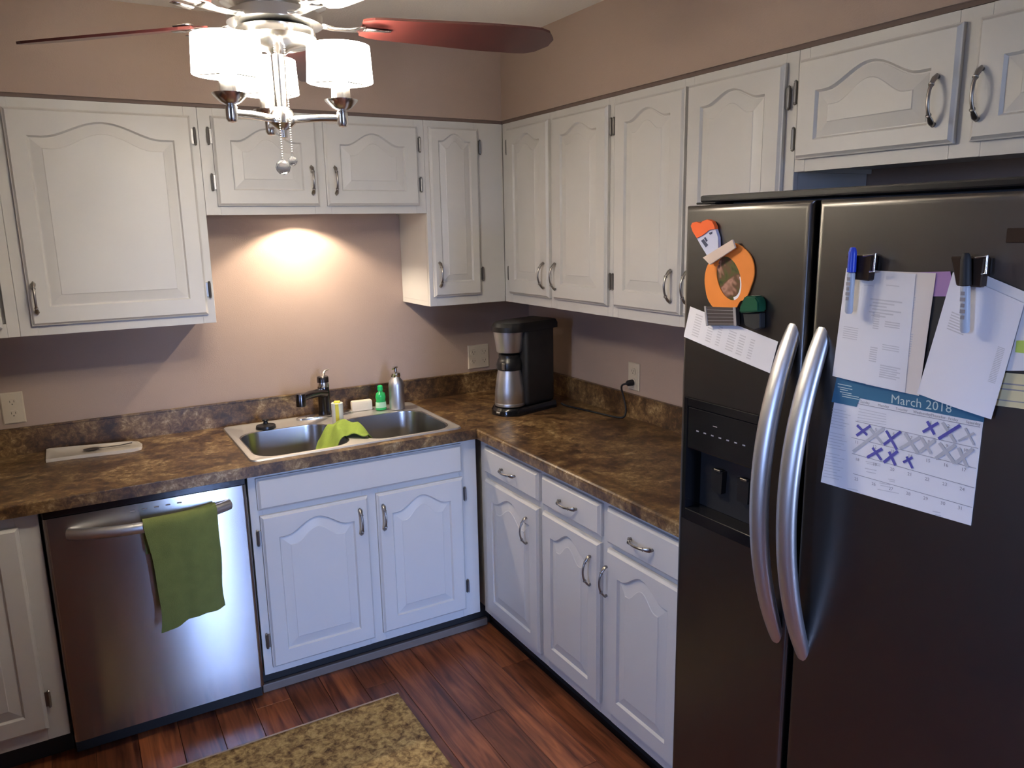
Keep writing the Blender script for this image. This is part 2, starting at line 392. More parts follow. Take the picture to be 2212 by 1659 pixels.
def cab_door(parent, T, a0, a1, b0, b1, c0, handle=None, hinges=(), rise=None, vertical=True, arch=True, stile=None):
    """handle=(a,b), hinges=[(a,b,flip)]"""
    w, h = a1 - a0, b1 - b0; th = .019
    st = stile or min(.058, w * .17); rise = min(.042, w * .13) if rise is None else rise
    rb = min(.060, h * .18); rt = st * .62 + rise
    bm = nb(); e = .009
    L0 = arch_loop(bm, a0, a1, b0, b1, c0, 0); L1 = arch_loop(bm, a0, a1, b0, b1, c0 + th - .008, 0)
    L1b = arch_loop(bm, a0 + .003, a1 - .003, b0 + .003, b1 - .003, c0 + th - .0065, 0)
    L2 = arch_loop(bm, a0 + e, a1 - e, b0 + e, b1 - e, c0 + th, 0)
    ia0, ia1, ib0, ib1 = a0 + st, a1 - st, b0 + rb, b1 - rt
    L3 = arch_loop(bm, ia0, ia1, ib0, ib1, c0 + th, rise)
    L4 = arch_loop(bm, ia0 + .005, ia1 - .005, ib0 + .005, ib1 - .005, c0 + th - .008, rise)
    for A, B in ((L0, L1), (L1, L1b), (L1b, L2), (L2, L3), (L3, L4)): bridge(bm, A, B)
    bm.faces.new(L0[::-1]); bm.faces.new(L4)
    d = finish('door', bm, M['white'], parent, T)
    bm = nb(); g = .008
    P0 = arch_loop(bm, ia0 + g, ia1 - g, ib0 + g, ib1 - g, c0 + th - .0080, rise); P1 = arch_loop(bm, ia0 + g, ia1 - g, ib0 + g, ib1 - g, c0 + th - .0070, rise)
    sl = min(.030, w * .10)
    P2 = arch_loop(bm, ia0 + g + sl, ia1 - g - sl, ib0 + g + sl, ib1 - g - sl, c0 + th - .0015, rise)
    P3 = arch_loop(bm, ia0 + g + sl + .002, ia1 - g - sl - .002, ib0 + g + sl + .002, ib1 - g - sl - .002, c0 + th + .000, rise)
    bridge(bm, P0, P1); bridge(bm, P1, P2); bridge(bm, P2, P3); bm.faces.new(P3); bm.faces.new(P0[::-1])
    finish('raised_panel', bm, M['white'], d, T)
    hw(d, T, c0 + th, handle, hinges, vertical)
    return d
def hw(d, T, c, handle, hinges, vertical=True):
    R3 = T.to_3x3()
    if handle:
        loc = T @ Vector((handle[0], handle[1], c))
        rr = R3 if vertical else R3 @ Matrix.Rotation(R(90), 3, 'Z')
        inst('handle', PULL, None, d, loc, rr)
    for a, b_, flip in hinges:
        loc = T @ Vector((a, b_, c - .0155))
        inst('hinge', HINGE, None, d, loc, R3 if flip > 0 else R3 @ Matrix.Rotation(R(180), 3, 'Z'))
def cab_drawer(parent, T, a0, a1, b0, b1, c0, handle=True, name='drawer'):
    bm = nb(); th = .019
    def lp(i, c): return [bm.verts.new((x, y, c)) for x, y in ((a0 + i, b0 + i), (a1 - i, b0 + i), (a1 - i, b1 - i), (a0 + i, b1 - i))]
    Ls = [lp(0, c0), lp(0, c0 + th - .009), lp(.003, c0 + th - .0075), lp(.010, c0 + th)]
    for A, B in zip(Ls, Ls[1:]): bridge(bm, A, B)
    bm.faces.new(Ls[0][::-1]); bm.faces.new(Ls[-1])
    d = finish(name, bm, M['white'], parent, T)
    if handle: hw(d, T, c0 + th, ((a0 + a1) / 2, (b0 + b1) / 2), (), False)
    return d
def cabinet(name, label, cat, group, T, a0, a1, b0, b1, depth, stiles, rails, open_a=None, back=.003, body_a=None, lip=0., hollow=False):
    """stiles/rails: list of (lo,hi) members of the face frame"""
    base = T @ Vector(((a0 + a1) / 2, b0, depth / 2))
    t = thing(name, label, cat, base, group)
    ba0, ba1 = body_a or (a0, a1)
    if lip:   # a wall cabinet whose bottom board sits up inside the frame
        bm = nb(); e = .0004
        box(bm, (ba0 + e, b0 + lip, back), (ba1 - e, b1 - .0005, depth - .0185))
        box(bm, (ba0 + e, b0, back), (ba0 + .014, b0 + lip - .0003, depth - .0185)); box(bm, (ba1 - .014, b0, back), (ba1 - e, b0 + lip - .0003, depth - .0185))
    elif hollow:   # open-topped box under the sink
        bm = nb(); d_ = depth - .0185
        for p_, q_ in (((ba0 + .0004, b0, back), (ba0 + .016, b1 - .0005, d_)), ((ba1 - .016, b0, back), (ba1 - .0004, b1 - .0005, d_)), ((ba0 + .0161, b0, back), (ba1 - .0161, b0 + .016, d_)), ((ba0 + .0161, b0 + .0161, back), (ba1 - .0161, b1 - .0005, back + .006))): box(bm, p_, q_)
    else: bm = bx((ba0 + .0004, b0, back), (ba1 - .0004, b1 - .0005, depth - .0185))
    finish('carcass', bm, M['white'], t, T)
    bm = nb(); e = .0004
    for s0, s1 in stiles: box(bm, (max(s0, a0 + e), b0, depth - .018), (min(s1, a1 - e), b1 - .0006, depth), .0012, 1)
    for r0, r1 in rails:
        ss = sorted(stiles)
        for (p, q), (p2, q2) in zip(ss, ss[1:]): box(bm, (q, max(r0, b0), depth - .018), (p2, min(r1, b1 - .0006), depth - .0003), 0)
    finish('face_frame', bm, M['white'], t, T)
    return t

UB = 1.380; DU = .305; DF = .306   # upper bottom, depth, door back plane
GU = 'white upper cabinets with arched doors'; GB = 'white base cabinets with arched doors'
XA, XB2 = -1.530, -.672
# upper, sink wall
c = cabinet('upper_cabinet', 'white upper cabinet at the far left end of the sink wall, mostly cut off', 'cabinet', GU, MB, -2.76, -2.142, UB, ZU, DU, [(-2.76, -2.73), (-2.177, -2.142)], [(UB, UB + .045), (ZU - .04, ZU)], lip=.02)
cab_door(c, MB, -2.735, -2.187, 1.412, 2.104, DF, (-2.212, 1.505), [(-2.737, 1.5, -1), (-2.737, 2.03, -1)])
c = cabinet('upper_cabinet', 'wide single door white upper cabinet left of the sink', 'cabinet', GU, MB, -2.142, XA, UB, ZU, DU, [(-2.142, -2.09), (-1.575, XA)], [(UB, UB + .045), (ZU - .04, ZU)], lip=.02)
cab_door(c, MB, -2.106, -1.556, 1.413, 2.103, DF, (-2.086, 1.505), [(-1.550, 1.502, 1), (-1.550, 2.035, 1)], rise=.05)
c = cabinet('upper_cabinet', 'short two door white cabinet above the sink with a lamp under it', 'cabinet', GU, MB, XA, XB2, 1.766, ZU, DU, [(XA, -1.478), (-1.135, -1.070), (-.715, XB2)], [(1.766, 1.842), (ZU - .04, ZU)], lip=.068)
cab_door(c, MB, -1.488, -1.118, 1.797, 2.106, DF, (-1.146, 1.890), [(-1.494, 2.038, -1), (-1.494, 1.880, -1)], rise=.045)
cab_door(c, MB, -1.088, -.706, 1.797, 2.106, DF, (-1.056, 1.890), [(-.700, 2.036, 1), (-.700, 1.880, 1)], rise=.045)
c = cabinet('upper_cabinet', 'narrow single door white upper cabinet right of the sink, in the corner', 'cabinet', GU, MB, XB2, -DU, UB, ZU, DU, [(XB2, -.640), (-.445, -DU + .0)], [(UB, UB + .045), (ZU - .04, ZU)], body_a=(XB2, -.003), lip=.02)
cab_door(c, MB, -.655, -.432, 1.420, 2.108, DF, (-.632, 1.513), [(-.426, 2.035, 1), (-.426, 1.507, 1)], rise=.03)
# upper, right wall (along = -y)
c = cabinet('upper_cabinet', 'two door white upper cabinet above the coffee maker', 'cabinet', GU, MR, DU, 1.084, UB, ZU, DU, [(DU + .0005, .372), (.680, .722), (1.055, 1.084)], [(UB, UB + .045), (ZU - .04, ZU)], body_a=(DU + .0005, 1.084), lip=.02)
cab_door(c, MR, .363, .684, 1.420, 2.108, DF, (.656, 1.510), [(.357, 1.507, -1), (.357, 2.035, -1)], rise=.032)
cab_door(c, MR, .716, 1.064, 1.420, 2.108, DF, (.742, 1.510), [(1.070, 1.507, 1), (1.070, 2.035, 1)], rise=.032)
c = cabinet('upper_cabinet', 'two door white upper cabinet between the coffee maker and the refrigerator', 'cabinet', GU, MR, 1.084, 1.852, UB, ZU, DU, [(1.084, 1.115), (1.43, 1.47), (1.81, 1.852)], [(UB, UB + .045), (ZU - .04, ZU)], lip=.02)
cab_door(c, MR, 1.104, 1.446, 1.420, 2.108, DF, (1.410, 1.510), [(1.098, 1.507, -1), (1.098, 2.035, -1)], rise=.032)
cab_door(c, MR, 1.459, 1.818, 1.420, 2.108, DF, (1.487, 1.510), [(1.824, 1.507, 1), (1.824, 2.020, 1)], rise=.032)
c = cabinet('upper_cabinet', 'short two door white cabinet over the refrigerator', 'cabinet', GU, MR, 1.852, 2.80, 1.832, ZU, DU, [(1.852, 1.885), (2.262, 2.330), (2.74, 2.80)], [(1.832, 1.868), (ZU - .04, ZU)], lip=.012)
cab_door(c, MR, 1.863, 2.278, 1.863, 2.106, DF, (2.237, 1.955), [(1.857, 2.030, -1), (1.857, 1.915, -1)], rise=.045)
cab_door(c, MR, 2.312, 2.735, 1.863, 2.106, DF, (2.330, 1.955), [(2.741, 2.030, 1), (2.741, 1.915, 1)], rise=.045)

# base cabinets
BB, BT, DB, DBF = .104, .8755, .610, .611
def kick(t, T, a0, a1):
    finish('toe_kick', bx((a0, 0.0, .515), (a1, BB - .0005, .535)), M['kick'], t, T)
c = cabinet('base_cabinet', 'white base cabinet left of the dishwasher, mostly cut off', 'cabinet', GB, MB, -2.76, -2.152, BB, BT, DB, [(-2.76, -2.72), (-2.215, -2.152)], [(BB, .16), (.83, BT)])
cab_door(c, MB, -2.735, -2.207, .150, .836, DBF, (-2.70, .66), [(-2.201, .25, 1)], rise=.04); kick(c, MB, -2.76, -2.152)
SX = -1.5285
c = cabinet('base_cabinet', 'wide white base cabinet under the sink with a false drawer front', 'cabinet', GB, MB, SX, -.632, BB, BT, DB, [(SX, -1.485), (-1.12, -1.055), (-.712, -.632)], [(BB, .165), (.71, .75), (.85, BT)], hollow=True)
cab_drawer(c, MB, -1.502, -.702, .742, .860, DBF, False, 'false_drawer_front')
cab_door(c, MB, -1.498, -1.102, .132, .720, DBF, (-1.139, .627), [(-1.504, .640, -1), (-1.504, .240, -1)], rise=.05)
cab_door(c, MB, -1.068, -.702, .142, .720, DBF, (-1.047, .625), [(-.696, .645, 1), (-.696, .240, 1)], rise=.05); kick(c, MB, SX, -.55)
c = cabinet('base_cabinet', 'white base cabinet in the inner corner with one drawer and one door', 'cabinet', GB, MR, .6115, 1.086, BB, BT, DB, [(.6115, .68), (1.06, 1.086)], [(BB, .165), (.71, .75), (.845, BT)], body_a=(.003, 1.086))
cab_drawer(c, MR, .668, 1.075, .740, .848, DBF)
cab_door(c, MR, .670, 1.074, .138, .714, DBF, (1.000, .607), [], rise=.045); kick(c, MR, .52, 1.086)
c = cabinet('base_cabinet', 'white base cabinet beside the refrigerator with two drawers and two doors', 'cabinet', GB, MR, 1.086, 1.868, BB, BT, DB, [(1.086, 1.115), (1.43, 1.49), (1.81, 1.868)], [(BB, .165), (.71, .75), (.845, BT)])
cab_drawer(c, MR, 1.100, 1.444, .738, .848, DBF); cab_drawer(c, MR, 1.477, 1.826, .732, .850, DBF)
cab_door(c, MR, 1.100, 1.441, .146, .714, DBF, (1.398, .608), [], rise=.045)
cab_door(c, MR, 1.479, 1.826, .146, .714, DBF, (1.486, .606), [(1.832, .62, 1)], rise=.045); kick(c, MR, 1.086, 1.868)
b = bx((-1.53, -.556, 0), (-.57, -.536, .034), .004)
struct('baseboard_back', b, M['shoe'])

# ------------------------------------------------------------------ worktop (L shape, sink cut out, backsplash)
CZ0, CZ1 = .876, .916
ct = thing('countertop', 'brown mottled laminate L-shaped worktop with a low backsplash', 'countertop', (-1.2, -.3, CZ0))
HX0, HX1, HY0, HY1 = -1.500, -.692, -.590, -.062
bm = nb()
xs = [-2.85, HX0, HX1, -.645, -.001]; ys = [-1.875, -.645, HY0, HY1, -.001]
V = {}
def vv(i, j, k):
    if (i, j, k) not in V: V[i, j, k] = bm.verts.new((xs[i], ys[j], (CZ0, CZ1)[k]))
    return V[i, j, k]
def cell(i, j):
    if not (0 <= i < 4 and 0 <= j < 4): return False
    if j == 0: return i == 3
    return not (i == 1 and j == 2)
for i in range(4):
    for j in range(4):
        if not cell(i, j): continue
        for k in (0, 1): bm.faces.new([vv(i, j, k), vv(i + 1, j, k), vv(i + 1, j + 1, k), vv(i, j + 1, k)])
        for di, dj, p, q in ((-1, 0, (i, j), (i, j + 1)), (1, 0, (i + 1, j), (i + 1, j + 1)), (0, -1, (i, j), (i + 1, j)), (0, 1, (i, j + 1), (i + 1, j + 1))):
            if not cell(i + di, j + dj): bm.faces.new([vv(*p, 0), vv(*q, 0), vv(*q, 1), vv(*p, 1)])
fe = [e for e in bm.edges if all(v.co.z > CZ1 - .001 for v in e.verts) and (all(abs(v.co.y + .645) < 1e-4 and v.co.x < -.64 for v in e.verts) or all(abs(v.co.x + .645) < 1e-4 and v.co.y < -.64 for v in e.verts))]
bmesh.ops.bevel(bm, geom=fe, offset=.012, segments=3, affect='EDGES', profile=.5)
finish('worktop', bm, M['counter'], ct)
bm = nb(); prism(bm, [(-2.85, -.001), (-.001, -.001), (-.001, -1.875), (-.021, -1.875), (-.021, -.021), (-2.85, -.021)], CZ1 + .0003, 1.016)
te = [e for e in bm.edges if all(v.co.z > 1.01 for v in e.verts)]
bmesh.ops.bevel(bm, geom=te, offset=.006, segments=2, affect='EDGES')
finish('backsplash', bm, M['counter'], ct)

# ------------------------------------------------------------------ sink
sk = thing('sink', 'stainless steel double bowl drop-in sink in the worktop', 'sink', (-1.096, -.33, CZ1))
def rrect(cx, cy, hx, hy, r, n=8):
    o = []
    for sx, sy, a0 in ((1, 1, 0), (-1, 1, 90), (-1, -1, 180), (1, -1, 270)):
        for k in range(n + 1):
            a = R(a0 + 90 * k / n); o.append((cx + sx * (hx - r) + r * math.cos(a), cy + sy * (hy - r) + r * math.sin(a)))
    return o
SXC, SYC, SHX, SHY = -1.096, -.3285, .414, .2785
bowls = [(-1.303, -.388, .174, .188), (-.889, -.388, .174, .188)]
bm = nb(); zt = CZ1 + .007
def loop(pts, z): return [bm.verts.new((x, y, z)) for x, y in pts]
def edges_of(L): return [bm.edges.new((L[k], L[(k + 1) % len(L)])) for k in range(len(L))]
o_low = loop(rrect(SXC, SYC, SHX, SHY, .03), CZ1 + .0004); o_mid = loop(rrect(SXC, SYC, SHX - .003, SHY - .003, .028), zt - .001); o_in = loop(rrect(SXC, SYC, SHX - .010, SHY - .010, .022), zt)
o_dn = loop(rrect(SXC, SYC, SHX - .016, SHY - .016, .018), zt - .003)
bridge(bm, o_low, o_mid); bridge(bm, o_mid, o_in); bridge(bm, o_in, o_dn)
es = [e for e in bm.edges if all(v in set(o_dn) for v in e.verts)]
holes = []
for cx, cy, hx, hy in bowls:
    L = loop(rrect(cx, cy, hx + .006, hy + .006, .085), zt - .003); es += edges_of(L); holes.append(L)
bmesh.ops.triangle_fill(bm, use_beauty=True, edges=es, normal=(0, 0, 1))
finish('rim', bm, M['sink_rim'], sk, smooth=40)
for cx, cy, hx, hy in bowls:
    bm = nb()
    prof = [(.006, -.0030), (.001, -.0045), (0, -.010), (-.006, -.150), (-.014, -.172), (-.034, -.186), (-.07, -.190)]
    Ls = [loop(rrect(cx, cy, hx + d, hy + d, max(.085 + d, .02)), zt + z) for d, z in prof]
    for A, B in zip(Ls, Ls[1:]): bridge(bm, A, B)
    bm.faces.new(Ls[-1])
    finish('bowl', bm, M['sink'], sk, smooth=60)
    bm = nb(); lathe(bm, [(.042, .0), (.044, .003), (.036, .004), (.030, .001), (.0, .001)], (cx, cy, zt - .1898), 20)
    finish('drain', bm, M['chrome'], sk, smooth=40)

# faucet
ZD = zt - .003
fa = thing('faucet', 'dark chrome single-lever kitchen faucet behind the sink', 'faucet', (-1.095, -.105, ZD))
bm = nb(); prof = [(0, 0), (1, 0), (1, .006), (.93, .011), (.5, .013), (0, .013)]
lathe(bm, [(r * .125, z) for r, z in prof], (-1.095, -.105, ZD + .0004), 32, 1, .27)
finish('deck_plate', bm, M['chrome'], fa, smooth=40)
bm = nb(); lathe(bm, [(.030, .012), (.027, .02), (.0255, .03), (.0245, .09), (.0245, .172), (.022, .176), (0, .177)], (-1.095, -.105, ZD), 24)
finish('column', bm, M['dark_chrome'], fa, smooth=35)
bm = nb(); lathe(bm, [(.0252, .132), (.0256, .134), (.0256, .150), (.0252, .152)], (-1.095, -.105, ZD), 24); finish('collar', bm, M['chrome'], fa, smooth=35)
bm = nb(); sweep(bm, [(-1.098, -.115, ZD + .105), (-1.135, -.155, ZD + .118), (-1.185, -.205, ZD + .124), (-1.222, -.240, ZD + .124)], [.021, .017, .0165, .016], 14)
finish('spout', bm, M['dark_chrome'], fa, smooth=50)
bm = nb(); lathe(bm, [(.015, 0), (.019, .002), (.0195, .05), (.018, .053), (0, .054)], (-1.231, -.249, ZD + .090), 18)
finish('spray_head', bm, M['dark_chrome'], fa, smooth=40)
bm = nb(); sweep(bm, [(-1.095, -.105, ZD + .172), (-1.091, -.100, ZD + .186), (-1.084, -.094, ZD + .197), (-1.068, -.088, ZD + .201)], [(.013, .010), (.008, .006), (.009, .004), (.010, .003)], 12)
finish('lever', bm, M['chrome'], fa, smooth=50)

# things on the sink and worktop
bm = nb(); c0 = (-1.357, -.160, ZD + .0005)
lathe(bm, [(.036, 0), (.040, .003), (.038, .012), (.020, .016), (.010, .020), (.008, .028), (.014, .032), (.012, .037), (0, .038)], c0, 20)
tag(finish('drain_stopper', bm, M['black'], smooth=35, base=c0), 'black round drain stopper on the left sink rim', 'stopper')
sd = thing('soap_dispenser', 'tall stainless soap pump bottle at the right back of the sink', 'soap dispenser', (-.783, -.150, ZD + .0005))
bm = nb(); lathe(bm, [(.026, 0), (.0335, .002), (.034, .006), (.034, .105), (.031, .128), (.020, .140), (.018, .146)], wloc(sd), 22); finish('bottle', bm, M['handle_steel'], sd, smooth=40)
bm = nb(); lathe(bm, [(.0195, .1465), (.0205, .148), (.0205, .163), (.014, .167), (.007, .168), (.007, .186)], wloc(sd), 18); finish('collar', bm, M['chrome'], sd, smooth=40)
bm = nb(); p0 = wloc(sd); sweep(bm, [p0 + Vector((.004, .004, .188)), p0 + Vector((-.008, -.012, .190)), p0 + Vector((-.022, -.028, .186))], [(.010, .006), (.009, .005), (.005, .004)], 10); finish('pump', bm, M['chrome'], sd, smooth=40)
gs = thing('dish_soap_bottle', 'small bottle of green dish soap with a green cap beside the soap pump', 'bottle', (-.850, -.128, ZD + .0005)); p0 = wloc(gs)
bm = nb(); lathe(bm, [(.018, 0), (.0225, .003), (.0215, .03), (.019, .045), (.0215, .06), (.018, .076), (.009, .084), (.009, .088)], p0, 18, 1.1, .8); finish('bottle', bm, M['soap_green'], gs, smooth=50)
bm = nb(); lathe(bm, [(.0222, .012), (.0226, .013), (.0212, .036), (.0208, .037)], p0, 18, 1.1, .8); finish('label', bm, M['soap_label'], gs, smooth=30)
bm = nb(); lathe(bm, [(.0115, .0885), (.0125, .09), (.0115, .108), (.007, .111), (0, .111)], p0, 14); finish('cap', bm, M['green_capm'], gs, smooth=35)
bm = nb(); box(bm, (-.046, -.016, 0), (.046, .016, .046), .006, 2); bm.transform(Matrix.Translation((-.925, -.086, ZD + .0006)) @ Matrix.Rotation(R(-4), 4, 'Z'))
tag(finish('sponge', bm, M['sponge_white'], base=(-.925, -.086, ZD + .0006), smooth=40), 'off-white sponge block on the sink ledge behind the bowls', 'sponge')
# lime cloth over the divider between the bowls, with a dish brush head on it
bm = nb(); nx, ny = 30, 24; G = []
for i in range(nx + 1):
    rowv = []
    for j in range(ny + 1):
        u = -1 + 2 * i / nx; v = j / ny
        wid = .060 + .055 * math.sin(math.pi * min(1, .12 + v * .75)) + .008 * math.sin(11 * v)
        xx = -1.108 + u * wid - .030 * v * v + .004 * math.sin(9 * v)
        yy = -.300 - .215 * v + .018 * math.sin(3 * u + 1.5) * v - .012 * u * u
        over = max(0., abs(xx + 1.096) - .042)
        z = zt + .0045 - min(.075, over * 1.1) + .0095 * (1 + math.sin(8.5 * u + 4 * v)) * (.5 + .5 * math.sin(math.pi * v)) + .020 * math.exp(-((u - .25) / .42) ** 2 - ((v - .42) / .34) ** 2) + .010 * math.exp(-((u + .45) / .25) ** 2 - ((v - .55) / .4) ** 2)
        rowv.append(bm.verts.new((xx, yy, z)))
    G.append(rowv)
for i in range(nx):
    for j in range(ny): bm.faces.new((G[i][j], G[i + 1][j], G[i + 1][j + 1], G[i][j + 1]))
solid(bm, .003)
tag(finish('dishcloth', bm, M['green_cloth'], smooth=60, base=(-1.096, -.40, zt)), 'crumpled lime green dishcloth draped over the divider between the sink bowls', 'dishcloth')
db = thing('dish_wand', 'upright white and yellow dish sponge tube behind the lime dishcloth', 'dish sponge', (-1.088, -.262, ZD + .001)); p0 = wloc(db)
bm = nb(); lathe(bm, [(.018, 0), (.023, .003), (.0235, .05), (.024, .088), (.021, .090), (0, .0905)], p0, 20); finish('tube', bm, M['brush_white'], db, smooth=40)
bm = nb(); box(bm, (-.006, -.0262, .004), (.008, -.022, .0885), .0015, 1); box(bm, (-.0125, -.018, .0895), (.0125, .018, .094), .0015, 1); bm.transform(Matrix.Translation(p0) @ Matrix.Rotation(R(-22), 4, 'Z')); finish('yellow_stripe', bm, M['yellow'], db)

# spoon rest with its spoon
sr = thing('spoon_rest', 'long cream spoon rest lying on the left end of the worktop', 'spoon rest', (-1.975, -.12, CZ1))
pts = [(-2.128, -.196), (-2.05, -.198), (-1.90, -.218), (-1.845, -.219), (-1.822, -.205), (-1.815, -.165), (-1.825, -.118), (-1.85, -.095), (-1.92, -.080), (-2.05, -.048), (-2.118, -.032), (-2.128, -.04)]
bm = nb(); z0 = CZ1 + .0005
L0 = loop(pts, z0); cx, cy = -1.975, -.125
L1 = loop([(cx + (x - cx) * 1.0, cy + (y - cy) * 1.0) for x, y in pts], z0 + .012); L2 = loop([(cx + (x - cx) * .95, cy + (y - cy) * .90) for x, y in pts], z0 + .013); L3 = loop([(cx + (x - cx) * .91, cy + (y - cy) * .82) for x, y in pts], z0 + .007)
bridge(bm, L0, L1); bridge(bm, L1, L2); bridge(bm, L2, L3); bm.faces.new(L3); bm.faces.new(L0[::-1])
finish('tray', bm, M['cream'], sr, smooth=50)
sp = thing('spoon', 'dark spoon lying in the cream spoon rest', 'spoon', (-1.93, -.14, z0 + .009))
bm = nb(); lathe(bm, [(0, 0), (.012, .001), (.020, .005), (.021, .006), (.012, .0035), (0, .003)], (-1.983, -.142, z0 + .0085), 18, 1.35, .9); finish('bowl', bm, M['spoon'], sp, smooth=50)
bm = nb(); sweep(bm, [(-1.957, -.141, z0 + .014), (-1.93, -.142, z0 + .013), (-1.89, -.146, z0 + .014), (-1.848, -.148, z0 + .0175)], [(.003, .0015), (.003, .0015), (.004, .0015), (.006, .0015)], 8); finish('stem', bm, M['spoon'], sp, smooth=50)

# ------------------------------------------------------------------ wall outlets
def outlet(T, a0, a1, b0, b1, gangs, label):
    t = thing('wall_outlet', label, 'outlet', T @ Vector(((a0 + a1) / 2, (b0 + b1) / 2, .001)), 'almond wall outlets')
    bm = nb()
    def lp(i, c): return [bm.verts.new((x, y, c)) for x, y in ((a0 + i, b0 + i), (a1 - i, b0 + i), (a1 - i, b1 - i), (a0 + i, b1 - i))]
    Ls = [lp(0, .0008), lp(0, .0035), lp(.004, .0062)]
    for A, B in zip(Ls, Ls[1:]): bridge(bm, A, B)
    bm.faces.new(Ls[0][::-1]); bm.faces.new(Ls[-1]); finish('cover_plate', bm, M['outlet'], t, T)
    for g_ in range(gangs):
        ca = a0 + (a1 - a0) * (g_ + .5) / gangs
        for s in (-1, 1):
            cb = (b0 + b1) / 2 + s * .0215
            bm = nb(); prism(bm, [(ca + .0165 * math.cos(R(k * 20)), cb + max(-.0135, min(.0135, .0165 * math.sin(R(k * 20))))) for k in range(18)], .0060, .0085)
            so = finish('socket', bm, M['outlet'], t, T)
            bm = nb(); box(bm, (ca - .0075, cb - .001, .0084), (ca - .0055, cb + .007, .0089)); box(bm, (ca + .0055, cb - .001, .0084), (ca + .0075, cb + .007, .0089)); box(bm, (ca - .002, cb - .009, .0084), (ca + .002, cb - .005, .0089))
            finish('slot', bm, M['slot'], so, T)
    return t
outlet(MB, -.350, -.235, 1.030, 1.146, 2, 'double almond wall outlet beside the coffee maker on the sink wall')
outlet(MB, -2.250, -2.178, 1.032, 1.148, 1, 'almond wall outlet at the left edge of the sink wall')
outlet(MR, .800, .872, 1.030, 1.146, 1, 'almond wall outlet on the right wall with a black plug in it')

# ------------------------------------------------------------------ under-cabinet lamp
ul = thing('under_cabinet_lamp', 'small lit lamp fixed under the short cabinet above the sink', 'lamp', (-1.14, -.158, 1.8335))
bm = nb(); p0 = wloc(ul)
lathe(bm, [(.0, 0), (.056, 0), (.057, -.002), (.057, -.062), (.054, -.062), (.052, -.004), (.0, -.003)], p0, 28); finish('housing', bm, M['frame_white'], ul, smooth=40)
bm = nb(); bmesh.ops.create_uvsphere(bm, u_segments=16, v_segments=10, radius=.010); bm.transform(Matrix.Translation(p0 + Vector((0, 0, -.013)))); finish('bulb', bm, M['amber'], ul, smooth=0)
lo = lamp('under_cabinet_light', 'POINT', p0 + Vector((0, 0, -.0242)), 15.5, (1.0, .83, .63), shadow_soft_size=.010)

# ------------------------------------------------------------------ dishwasher with towel
dw = thing('dishwasher', 'stainless steel dishwasher with a bowed bar handle left of the sink cabinet', 'dishwasher', (-1.84, -.32, 0))
finish('tub', bx((-2.146, -.60, .10), (-1.534, -.02, .868)), M['matte_black'], dw)
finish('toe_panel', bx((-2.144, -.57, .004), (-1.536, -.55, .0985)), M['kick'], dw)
finish('control_strip', bx((-2.141, -.632, .850), (-1.539, -.6005, .8735), .002, 1), M['gloss_black'], dw)
bm = nb(); n = 14; front = []; back_ = []
for i in range(n + 1):
    z = .078 + (.8495 - .078) * i / n
    s = i / n; dy = .006 * math.sin(math.pi * s)
    e = .004 if i in (0, n) else 0
    row_ = []
    for x_, q in ((-2.1415, .006), (-2.137, .0015), (-2.133, 0), (-2.129, 0), (-1.551, 0), (-1.547, 0), (-1.543, .0015), (-1.5385, .006)): row_.append(bm.verts.new((x_, -.637 - dy + q + e, z)))
    front.append(row_); back_.append([bm.verts.new((x_, -.601, z)) for x_ in (-2.1415, -1.5385)])
for i in range(n):
    for k in range(7): bm.faces.new((front[i][k], front[i][k + 1], front[i + 1][k + 1], front[i + 1][k]))
    bm.faces.new((front[i][0], front[i + 1][0], back_[i + 1][0], back_[i][0])); bm.faces.new((front[i][7], front[i + 1][7], back_[i + 1][1], back_[i][1])); bm.faces.new((back_[i][0], back_[i][1], back_[i + 1][1], back_[i + 1][0]))
for q in (0, n): bm.faces.new(front[q] + back_[q][::-1])
finish('door', bm, M['steel'], dw, smooth=40)
HZ = .793
def dwpt(t): return Vector((-1.838 + .240 * t, -.640 - .068 * (1 - abs(t) ** 2.4), HZ))
bm = nb(); sweep(bm, [dwpt(-1 + 2 * i / 28) for i in range(29)], [(.0145, .0185)] * 29, 14)
finish('handle', bm, M['handle_steel'], dw, smooth=50)
bm = nb()
for k in range(5): box(bm, (-1.90 + k * .035, -.6400, .828), (-1.886 + k * .035, -.6385, .8315))
finish('button_marks', bm, M['print_dark'], dw, kind='stuff')

tw = nb(); nu, nv = 30, 44; G = []
XT0, XT1 = -1.872, -1.648
for i in range(nu + 1):
    u = i / nu; rowv = []
    for j in range(nv + 1):
        v = j / nv
        x_ = XT0 + (XT1 - XT0) * u
        hb = dwpt((x_ + 1.838) / .240); rr_ = .0225
        front_len = .352 + .006 * math.sin(u * 7 + .4) - .018 * u
        back_len = .10
        tot = back_len + math.pi * rr_ + front_len
        s = v * tot
        if s < back_len: y_, z_ = hb.y + rr_, HZ - (back_len - s); k = 0
        elif s < back_len + math.pi * rr_:
            a = (s - back_len) / rr_; y_, z_ = hb.y + rr_ * math.cos(a), HZ + rr_ * math.sin(a); k = 0
        else:
            k = (s - back_len - math.pi * rr_) / front_len; y_, z_ = hb.y - rr_, HZ - k * front_len
        fold = (.008 * math.sin(u * 9 + 1.0) + .004 * math.sin(u * 21 + 2)) * k
        y_ = y_ - fold - .004 * k + (.028 * k if s > back_len else 0) * .2
        x_ += (.012 * math.sin(k * 2.5) * (1 - u) * 1.7 - .006 * k * u) + .004 * k * math.sin(9 * k + u * 4)
        rowv.append(tw.verts.new((x_, y_, z_)))
    G.append(rowv)
for i in range(nu):
    for j in range(nv): tw.faces.new((G[i][j], G[i + 1][j], G[i + 1][j + 1], G[i][j + 1]))
solid(tw, .004)
